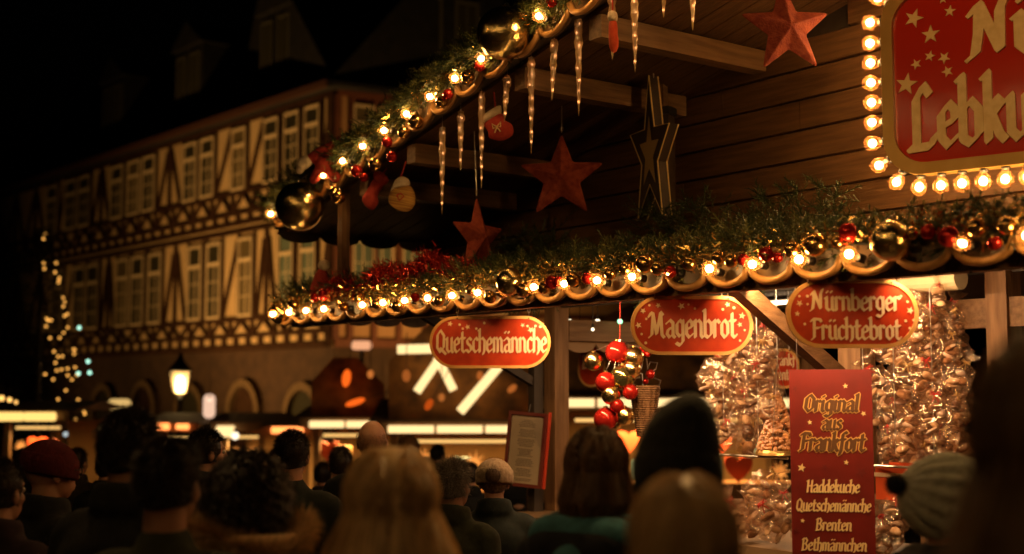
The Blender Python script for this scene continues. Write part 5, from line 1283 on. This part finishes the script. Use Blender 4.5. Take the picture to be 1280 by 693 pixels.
# ================================================================== THE CROWD
def caps(m, lst, n=16):
    for (a, b, r0, r1) in lst:
        a = Vector(a); b = Vector(b); d = b-a
        if d.length < 1e-5: m.ball(a, r0, n, n*3//4); continue
        dn = d.normalized(); pts = []; rs_ = []
        for i in range(6): th = PI/2*(1-i/6); pts.append(a-dn*r0*math.sin(th)); rs_.append(max(.0004, r0*math.cos(th)))
        for i in range(4): f = i/3; pts.append(a+d*f); rs_.append(r0+(r1-r0)*f)
        for i in range(1, 7): th = PI/2*i/6; pts.append(b+dn*r1*math.sin(th)); rs_.append(max(.0004, r1*math.cos(th)))
        m.tube(pts, rs_, n)
    return m
HH = 1.75     # modelled height; head centre at 1.635, facing +Y
HCZ = 1.635
def body_mesh():
    m = MB(); z = HCZ
    m.ball((0,-.012,z+.022), (.074,.095,.092), 24, 18)          # cranium
    m.ball((0,.030,z-.045), (.056,.062,.068), 20, 14)           # face and jaw
    m.ball((0,.058,z-.088), (.026,.022,.020), 12, 8)            # chin
    caps(m, [((0,.086,z+.018),(0,.105,z-.022),.009,.013), ((-.035,.074,z+.03),(.035,.074,z+.03),.012,.012),
             ((-.018,.088,z-.056),(.018,.088,z-.056),.008,.008), ((-.022,.080,z-.068),(.022,.080,z-.068),.009,.009),
             ((-.045,.050,z-.022),(-.045,.050,z-.022),.022,.022), ((.045,.050,z-.022),(.045,.050,z-.022),.022,.022)], 12)
    for sg in (-1,1): m.ball((sg*.077,-.005,z-.012), (.010,.020,.032), 10, 8)
    caps(m, [((0,-.022,z-.06),(0,-.02,1.44),.054,.062), ((-.15,-.01,1.40),(.15,-.01,1.40),.062,.062), ((0,0,1.30),(0,0,1.15),.115,.12),
             ((-.06,0,1.27),(.06,0,1.27),.11,.11), ((0,0,1.15),(0,0,.95),.125,.14)])
    for sg in (-1,1):
        caps(m, [((sg*.17,-.01,1.39),(sg*.215,-.04,1.11),.052,.042), ((sg*.215,-.04,1.11),(sg*.17,.10,.94),.040,.028), ((sg*.17,.10,.94),(sg*.13,.15,.90),.028,.024),
                 ((sg*.085,0,.93),(sg*.095,.01,.50),.085,.055), ((sg*.095,.01,.50),(sg*.10,-.02,.08),.054,.036), ((sg*.10,-.03,.05),(sg*.11,.12,.035),.036,.030)])
        for k in range(4): caps(m, [((sg*(.135-.012*k),.15,.885+.008*k),(sg*(.10-.012*k),.175,.865+.01*k),.010,.009), ((sg*(.10-.012*k),.175,.865+.01*k),(sg*(.085-.012*k),.160,.84+.012*k),.009,.008)], 8)
        caps(m, [((sg*.14,.13,.93),(sg*.115,.165,.93),.012,.010)], 8)
    o = remesh(m, 'body', M_skin, None, .0085, 3); me = o.data; bpy.data.objects.remove(o); return me
def coat_mesh(kind):
    m = MB()
    caps(m, [((-.15,-.01,1.385),(.15,-.01,1.385),.088,.088), ((-.06,-.015,1.30),(.06,-.015,1.30),.155,.155), ((-.07,0,1.05),(.07,0,1.05),.155,.155), ((-.07,0,.80),(.07,0,.80),.16,.165), ((0,-.03,1.36),(0,-.018,1.475),.135,.078)])
    for sg in (-1,1): caps(m, [((sg*.185,-.01,1.375),(sg*.235,-.045,1.10),.080,.064), ((sg*.235,-.045,1.10),(sg*.175,.11,.93),.063,.056)])
    if kind == 'puffer':
        for k in range(7): z = .82+k*.085; m.tube([((.245-.01*(k > 4))*math.cos(a), .185*math.sin(a)-.01, z) for a in [2*PI*j/24 for j in range(24)]], .030, 8, closed=True)
    if kind in ('hood', 'fur'): caps(m, [((-.09,-.12,1.42),(.09,-.12,1.42),.075,.075), ((-.10,-.06,1.47),(.10,-.06,1.47),.05,.05), ((0,-.17,1.36),(0,-.17,1.30),.07,.05)])
    if kind == 'collar': [m.tube([((.084-.004*kk)*math.cos(a), (.082-.004*kk)*math.sin(a)-.022, 1.475+.024*kk+.012*math.sin(-a)) for a in [2*PI*j/20 for j in range(20)]], .026, 8, closed=True) for kk in range(3)]
    if kind == 'plain': m.tube([(.075*math.cos(a), .072*math.sin(a)-.02, 1.475) for a in [2*PI*j/20 for j in range(20)]], .018, 8, closed=True)
    o = remesh(m, 'coat', M_dark, None, .016, 3); me = o.data; bpy.data.objects.remove(o); return me
def trouser_mesh():
    m = MB()
    for sg in (-1,1): caps(m, [((sg*.088,0,.93),(sg*.097,.01,.50),.105,.075), ((sg*.097,.01,.50),(sg*.10,-.02,.13),.075,.058)])
    o = remesh(m, 'trousers', M_dark, None, .02, 2); me = o.data; bpy.data.objects.remove(o); return me
def shoe_mesh(sg):
    m = MB(); caps(m, [((sg*.10,-.05,.055),(sg*.11,.14,.045),.052,.044), ((sg*.10,-.03,.10),(sg*.10,-.03,.06),.055,.05)])
    o = remesh(m, 'shoe', M_dark, None, .012, 2); me = o.data; bpy.data.objects.remove(o); return me
BODY = body_mesh(); COATS = {k: coat_mesh(k) for k in ('plain','collar','hood','puffer')}; COATS['fur'] = COATS['hood']
TROU = trouser_mesh(); SHOE = [shoe_mesh(-1), shoe_mesh(1)]
EYE = MB().ball((0,0,0), .0115, 12, 8).mesh('eye', True); EYE.materials.append(mat('eye_white', (.6,.55,.5), .2))
_c = {}
def recol(me, m_):
    k = (me.name, m_.name)
    if k not in _c: n = me.copy(); n.materials.clear(); n.materials.append(m_); _c[k] = n
    return _c[k]
def hair_strands(kind, seed, m_, parent, dens=1.0):
    rg = random.Random(seed); m = MB(); z0 = HCZ+.022; c0 = Vector((0,-.014,z0))
    rx, ry, rz = .079, .100, .098
    def inside_face(d): return d.y > .42 and d.z < .45
    N = int({'short':5200,'bald':1400,'bob':3400,'long':4200,'curly':3000,'grey':5000}[kind]*dens)
    for i in range(N):
        while True:
            d = Vector((rg.gauss(0,1), rg.gauss(0,1), rg.gauss(0,1))).normalized()
            if inside_face(d): continue
            lowlim = -.62 if kind != 'bald' else -.75
            if d.z < lowlim: continue
            if kind == 'bald' and (d.z > .25): continue
            break
        p = c0+Vector((d.x*rx, d.y*ry, d.z*rz)); w_ = .0016
        if kind in ('short','grey','bald'):
            l = {'short':.019,'grey':.028,'bald':.010}[kind]*rg.uniform(.5,1.3)*(1.25 if d.z > .3 else .7); t = Vector((d.x*.5+rg.gauss(0,.25), d.y*.5+.10+rg.gauss(0,.25), d.z*.6-.35+rg.gauss(0,.2)))
            o = (d*.55+t*.75).normalized(); q1 = p+o*l*.5; q2 = q1+(o+Vector((0,-.1,-.5))).normalized()*l*.55; pts = [p, q1, q2]
            if kind == 'grey': pts[2] += Vector((rg.gauss(0,.006),rg.gauss(0,.006),rg.gauss(0,.005)))
        elif kind == 'curly':
            pts = [p]; o = d.copy(); L_ = rg.uniform(.07,.15); ph = rg.random()*6; v = p.copy()
            for k in range(9):
                o = (o*.6+Vector((0,-.02,-.5))).normalized() if k > 1 else o; v = v+o*L_/9; pts.append(v+Vector((math.cos(ph+k*1.4),math.sin(ph+k*1.4),0))*.012)
            w_ = .0028
        else:
            Ltot = {'bob':.21,'long':.45}[kind]*rg.uniform(.72,1.12); pts = [p]; v = p.copy(); n = 12; st = Ltot/n
            side = 1 if d.x > 0 else -1
            for k in range(n):
                q = v-c0; outw = Vector((q.x, q.y, 0)); ol = outw.length
                if q.z > -.02:      # slide over the skull away from the parting
                    nn = Vector((q.x/rx**2, q.y/ry**2, q.z/rz**2)).normalized(); g_ = Vector((side*.35, -.25 if q.y < .05 else -.05, -1)); g_ = (g_-nn*g_.dot(nn)).normalized(); v = v+g_*st
                    q = v-c0; s_ = math.sqrt((q.x/rx)**2+(q.y/ry)**2+(q.z/rz)**2); lift = 1.03+.13*rg.random(); v = c0+q*(lift/s_)
                else:
                    drop = Vector((0,0,-1)); spread = outw/max(ol,.01)*(.34 if kind == 'long' and q.z > -.30 and q.z < -.03 else ((.22 if q.z > -.10 else -.30) if kind == 'bob' else .03)); v = v+(drop+spread+Vector((rg.gauss(0,.10),rg.gauss(0,.08),0))).normalized()*st
                    if kind == 'long' and q.z < -.22 and v.y > -.17 and v.y < .02: v.y -= .012
                pts.append(v.copy())
            w_ = .0028
        sd = d.cross(Vector((rg.gauss(0,.4),rg.gauss(0,.4),1))).normalized()*w_; vs = []; n = len(pts)
        for k, q in enumerate(pts): f = 1-.75*k/(n-1); vs += [q-sd*f, q+sd*f]
        m.add(vs, [(2*k, 2*k+1, 2*k+3, 2*k+2) for k in range(n-1)])
    cap = MB(); k_ = 1.02
    # close-fitting under-layer so the scalp never shows
    under = []
    if kind != 'bald':
        m.ball(c0+Vector((0,-.004,.003)), (rx*k_, ry*k_, rz*k_), 24, 16, fn=lambda v: v if not (v.y > .055 and v.z < z0+.05) else Vector((v.x*.9, v.y-.035, v.z)))
        if kind in ('bob',): m.ball(c0+Vector((0,-.022,-.055)), (.074,.078,.09), 20, 14)
        if kind == 'long':
            m.ball(c0+Vector((0,-.03,-.09)), (.078,.07,.15), 20, 14); m.ball(c0+Vector((0,-.07,-.27)), (.115,.045,.16), 20, 14)
        if kind == 'curly': m.ball(c0+Vector((0,-.03,-.05)), (.095,.10,.12), 20, 14)
    return m.build('hair', m_, parent)
def hairmat(name, c, c2, rough=.42):
    return mat(name, c, rough, 0, c2, 9, (3,3,.6), island=.4, spec=.6, tr=.28)
H_dark = hairmat('dark_hair', (.018,.011,.008), (.035,.02,.012)); H_brown = hairmat('brown_hair', (.12,.06,.025), (.24,.125,.05))
H_blond = hairmat('blond_hair', (.50,.30,.12), (.80,.54,.25)); H_dkbl = hairmat('dark_blond_hair', (.50,.31,.14), (.85,.60,.30)); H_grey = hairmat('grey_hair', (.20,.17,.14), (.38,.34,.29))
def beanie(parent, m_, rib=0, tall=0, cuff=True, pom=None, droop=(0,0), big=1.0):
    z0 = HCZ+.03; n = 72; m = MB(); vs = []; fs = []; K = 14
    for i in range(K+1):
        f = i/K; th = f*PI/2
        for k in range(n):
            a = 2*PI*k/n; r_ = 1+(.075*math.cos(a*rib) if rib else 0)*math.cos(th*.9); c = math.cos(th) if i < K else .001
            zz = math.sin(th)*(.105+tall); sl = math.sin(th)
            vs.append((.090*big*c*r_*math.cos(a)+droop[0]*sl*sl, -.008+.110*big*c*r_*math.sin(a)+droop[1]*sl*sl, z0+zz-.02*math.sin(a)*(1-f)-(.05*(1-f)*(math.sin(a) < 0)*-math.sin(a))*-1*0))
    for i in range(K):
        for k in range(n): fs.append((i*n+k, i*n+(k+1)%n, (i+1)*n+(k+1)%n, (i+1)*n+k))
    o = m.add(vs, fs).build('hat', m_, parent, smooth=True)
    if cuff:
        cm = MB(); vs = []; fs = []; prof = [(.90,-.035),(.96,-.045),(1.02,-.035),(1.035,0),(1.02,.035),(.95,.042)]
        for (r0, dz) in prof:
            for k in range(n): a = 2*PI*k/n; rr = r0*(1+(.03*math.cos(a*rib) if rib else 0)); vs.append((.090*big*rr*math.cos(a), -.008+.110*big*rr*math.sin(a), z0+dz-.022*math.sin(a)*-1*-1))
        for i in range(len(prof)-1):
            for k in range(n): fs.append((i*n+k, i*n+(k+1)%n, (i+1)*n+(k+1)%n, (i+1)*n+k))
        cm.add(vs, fs).build('cuff', m_, o, smooth=True)
    if pom:
        pm = MB(); rg = random.Random(5); c = Vector(pom[0])
        for i in range(900):
            d = Vector((rg.gauss(0,1),rg.gauss(0,1),rg.gauss(0,1))).normalized(); sd = d.cross(Vector((rg.random(),rg.random(),1))).normalized()*.0022; l = pom[1]*rg.uniform(.75,1.1); pm.add([c-sd, c+sd, c+d*l], [(0,1,2)])
        pm.ball(c, pom[1]*.72, 14, 10); pm.build('pompom', pom[2], o)
    return o
def fur_collar(parent, m_):
    m = MB(); rg = random.Random(9)
    for i in range(7000):
        a = rg.uniform(PI*.85, PI*2.15); c = Vector((.165*math.cos(a)+.015, .125*math.sin(a)-.045, 1.535+.03*math.sin(a*2)-.02*math.sin(-a)))
        b = rg.uniform(0, 2*PI); rad = Vector((math.cos(a)*math.cos(b), math.sin(a)*math.cos(b), math.sin(b))); o = (rad+Vector((rg.gauss(0,.3),rg.gauss(0,.3),rg.gauss(0,.3)-.2))).normalized()
        p = c+rad*.014; l = rg.uniform(.03,.062); sd = o.cross(Vector((rg.random(),1,rg.random()))).normalized()*.0018; m.add([p-sd, p+sd, p+o*l], [(0,1,2)])
    m.tube([(.16*math.cos(a)+.015, .12*math.sin(a)-.045, 1.53) for a in [PI*.85+PI*1.3*j/20 for j in range(21)]], .016, 8)
    return m.build('fur_collar', m_, parent)
M_co = {k: mat('coat_'+k, tuple(v*.6 for v in c), .9, 0, tuple(v*1.0 for v in c), 30, bump=.25) for k, c in dict(black=(.010,.010,.011), navy=(.010,.013,.02), olive=(.040,.044,.02), green=(.012,.018,.012), brown=(.03,.018,.011), grey=(.035,.032,.03), teal=(.06,.22,.28), camel=(.16,.09,.045), plum=(.03,.01,.014)).items()}
def person(px, ptop, Y, yaw, label, hair=None, hm=None, coat='plain', col='black', hat=None, hat_h=0, tilt=0, sx=1.0, lean=0, dens=1.0, seed=1, eyes=True, parts=True, scarf=None, glasses=False, fur=None, hoodcol=None):
    """top of hair/hat at pixel (px, ptop), standing at distance Y; yaw 0 = looks away from the viewer, + = turns left"""
    top = P(px, ptop, Y); zg = gz(Y); s = (top.z-zg)/(HH+.012+hat_h)
    t = thing('person', label, 'person', (top.x, Y, zg), (R(lean),R(tilt),R(yaw)), 'people in the crowd'); t.scale = (s*sx, s*sx, s)
    link('body', BODY, t)
    link('coat', recol(COATS[coat], M_co[col]), t); link('trousers', recol(TROU, M_co['navy']), t)
    for k in (0, 1): link('shoe', recol(SHOE[k], M_co['brown']), t)
    if eyes:
        for sg in (-1, 1): link('eye', EYE, t, (sg*.031, .079, HCZ+.008))
    if hair: hair_strands(hair, seed, hm, t, dens)
    if hat: hat(t)
    if fur: fur_collar(t, fur)
    if glasses:
        m = MB()
        for sg in (-1, 1):
            m.tube([(sg*.034+.024*math.cos(a), .104, HCZ+.006+.019*math.sin(a)) for a in [2*PI*k/14 for k in range(14)]], .0022, 5, closed=True); m.tube([(sg*.058,.104,HCZ+.01),(sg*.078,.0,HCZ+.012)], .002, 5)
        m.tube([(-.01,.106,HCZ+.01),(.01,.106,HCZ+.01)], .002, 5); m.build('glasses', M_metal, t)
    if hoodcol:
        m = MB(); caps(m, [((-.10,-.11,1.45),(.10,-.11,1.45),.066,.066), ((-.11,-.04,1.475),(.11,-.04,1.475),.045,.045), ((0,-.17,1.38),(0,-.17,1.32),.066,.045)]); remesh(m, 'hood', M_co[hoodcol], t, .014, 3)
    return t
M_kred = mat('red_knit', (.075,.005,.006), .95, 0, (.11,.008,.009), 60, bump=.5); M_kblk = mat('black_knit', (.012,.012,.011), .95, 0, (.022,.022,.02), 60, bump=.5)
M_kgry = mat('grey_knit', (.58,.58,.46), .95, 0, (.74,.73,.62), 50, bump=.6); M_kbei = mat('beige_knit', (.42,.29,.18), .95, 0, (.52,.38,.25), 50, bump=.6); M_pom = mat('brown_fur', (.07,.04,.025), .9, island=.5)
M_furc = mat('tan_fur', (.72,.50,.27), .9, island=.4)
person(66, 546, 4.9, -52, 'person in a dark red knitted beanie and glasses turned to the right at far left', coat='collar', col='black', hat=lambda t: beanie(t, M_kred, 36), hat_h=.018, hair=None, glasses=True)
person(166, 513, 3.9, -22, 'tall person with tousled dark hair and black coat, behind the red beanie', 'short', H_dark, 'collar', 'black', seed=2, dens=1.3)
person(213, 548, 3.35, -12, 'person with short dark hair and lit neck in olive jacket, front left', 'short', H_dark, 'puffer', 'olive', seed=3)
person(260, 537, 6.4, -58, 'person with dark cap of hair, profile lit, behind the short-haired one at left', 'short', H_dark, 'collar', 'black', seed=4)
person(314, 572, 3.7, -8, 'person with dark curly hair and a tan fur collar at lower left', 'curly', H_dark, 'hood', 'black', fur=M_furc, seed=5)
person(366, 539, 6.0, -4, 'person with short black hair and bare neck in dark green sweater', 'short', H_dark, 'plain', 'green', seed=6)
person(426, 559, 7.6, 10, 'dark-clothed person small between the short black hair and bald head', 'short', H_dark, 'collar', 'black', seed=7, dens=.6)
person(466, 523, 6.6, -6, 'balding person with shaved sides and stubble, above the blonde long hair', 'bald', H_brown, 'collar', 'black', seed=8)
person(490, 556, 2.75, 4, 'person with long straight blond hair seen from behind in the centre', 'long', H_blond, 'plain', 'camel', seed=9, dens=1.4, sx=1.16)
person(510, 545, 8.6, 15, 'small far person with brown hair right of the balding head', 'short', H_brown, 'collar', 'brown', seed=10, dens=.6)
person(567, 576, 5.6, -28, 'grey-haired person in an olive coat looking right', 'grey', H_grey, 'collar', 'olive', seed=11)
person(618, 570, 6.2, -3, 'person in a pale beige knitted hat with brown pompom at the back', coat='collar', col='green', hat=lambda t: beanie(t, M_kbei, 24, pom=((0,-.115,HCZ+.045), .062, M_pom), big=1.12), hat_h=.02, hair='short', hm=H_brown, seed=12, dens=.5)
person(748, 533, 3.7, -30, 'person with a chin-length brown bob and teal hood beside the stall post', 'bob', H_brown, 'hood', 'navy', seed=13, hoodcol='teal', dens=1.2)
person(846, 484, 2.85, -8, 'person in a tall black beanie that covers part of the goods', coat='collar', col='black', hat=lambda t: beanie(t, M_kblk, 0, tall=.075, cuff=True, droop=(.03,-.01), big=1.08), hat_h=.095, hair='short', hm=H_dark, seed=14, dens=.5)
person(852, 592, 2.05, 2, 'person with light brown hair, dark parting, nearest at bottom centre', 'bob', H_dkbl, 'hood', 'black', seed=15, dens=1.5)
def slouch(t):
    o = beanie(t, M_kgry, 15, pom=((0,-.01,HCZ+.03+.185), .040, M_kblk), tall=.06, big=1.2, cuff=True)
    c = Vector((0,-.008,HCZ+.03)); rm = Matrix.Rotation(R(76), 4, 'X'); o.matrix_local = Matrix.Translation(c) @ rm @ Matrix.Translation(-c)
    return o
person(1186, 566, 3.7, -75, 'person in a ribbed grey knitted slouch hat with dark pompom at its left', coat='hood', col='black', hat=slouch, hat_h=.04, hair='short', hm=H_brown, seed=16, dens=.5)
person(1326, 405, 1.35, 4, 'very near person cut off by the right picture edge, long brown hair', 'long', H_brown, 'hood', 'black', seed=17, dens=1.2)
person(2, 574, 4.4, -20, 'dark person cut off by the left picture edge', 'short', H_dark, 'collar', 'plum', seed=18, dens=.7)
person(1122, 600, 3.3, 30, 'dark person low in front of the orange-red box, black pompom beanie', coat='collar', col='black', hat=lambda t: beanie(t, M_kblk, 0, big=.95), hat_h=.018, hair=None) if False else None
far = [(404,578,9.0,H_dark,'brown'),(535,572,10.0,H_brown,'black'),(588,578,9.0,H_dark,'black'),(548,556,11.5,H_dark,'navy'),(648,560,10.5,H_dark,'black'),(345,560,10.5,H_brown,'navy'),(690,560,9.5,H_brown,'camel'),(715,575,8.5,H_dark,'black'),(98,560,9.0,H_dark,'brown'),(135,566,8.2,H_dark,'black'),(32,560,9.5,H_dark,'black'),(240,566,8.8,H_brown,'grey'),(292,562,9.6,H_dark,'plum')]
names = ['left of the bald head','right of the long blond hair, half hidden','between the grey hair and beige hat','just left of the grey-haired one','just left of the price list','left of the short black hair','right of the stall post','left of the brown bob','right of the red beanie','left of the tall dark-haired one','left of the red beanie','between the two dark heads at left','behind the curly dark hair']
for i, (px, py, Y, hm, c) in enumerate(far):
    person(px, py, Y, rnd.uniform(-40, 40), 'small blurred far person in %s clothes, %s' % (c, names[i]), 'short', hm, 'collar', c, seed=30+i, dens=.35, eyes=False)
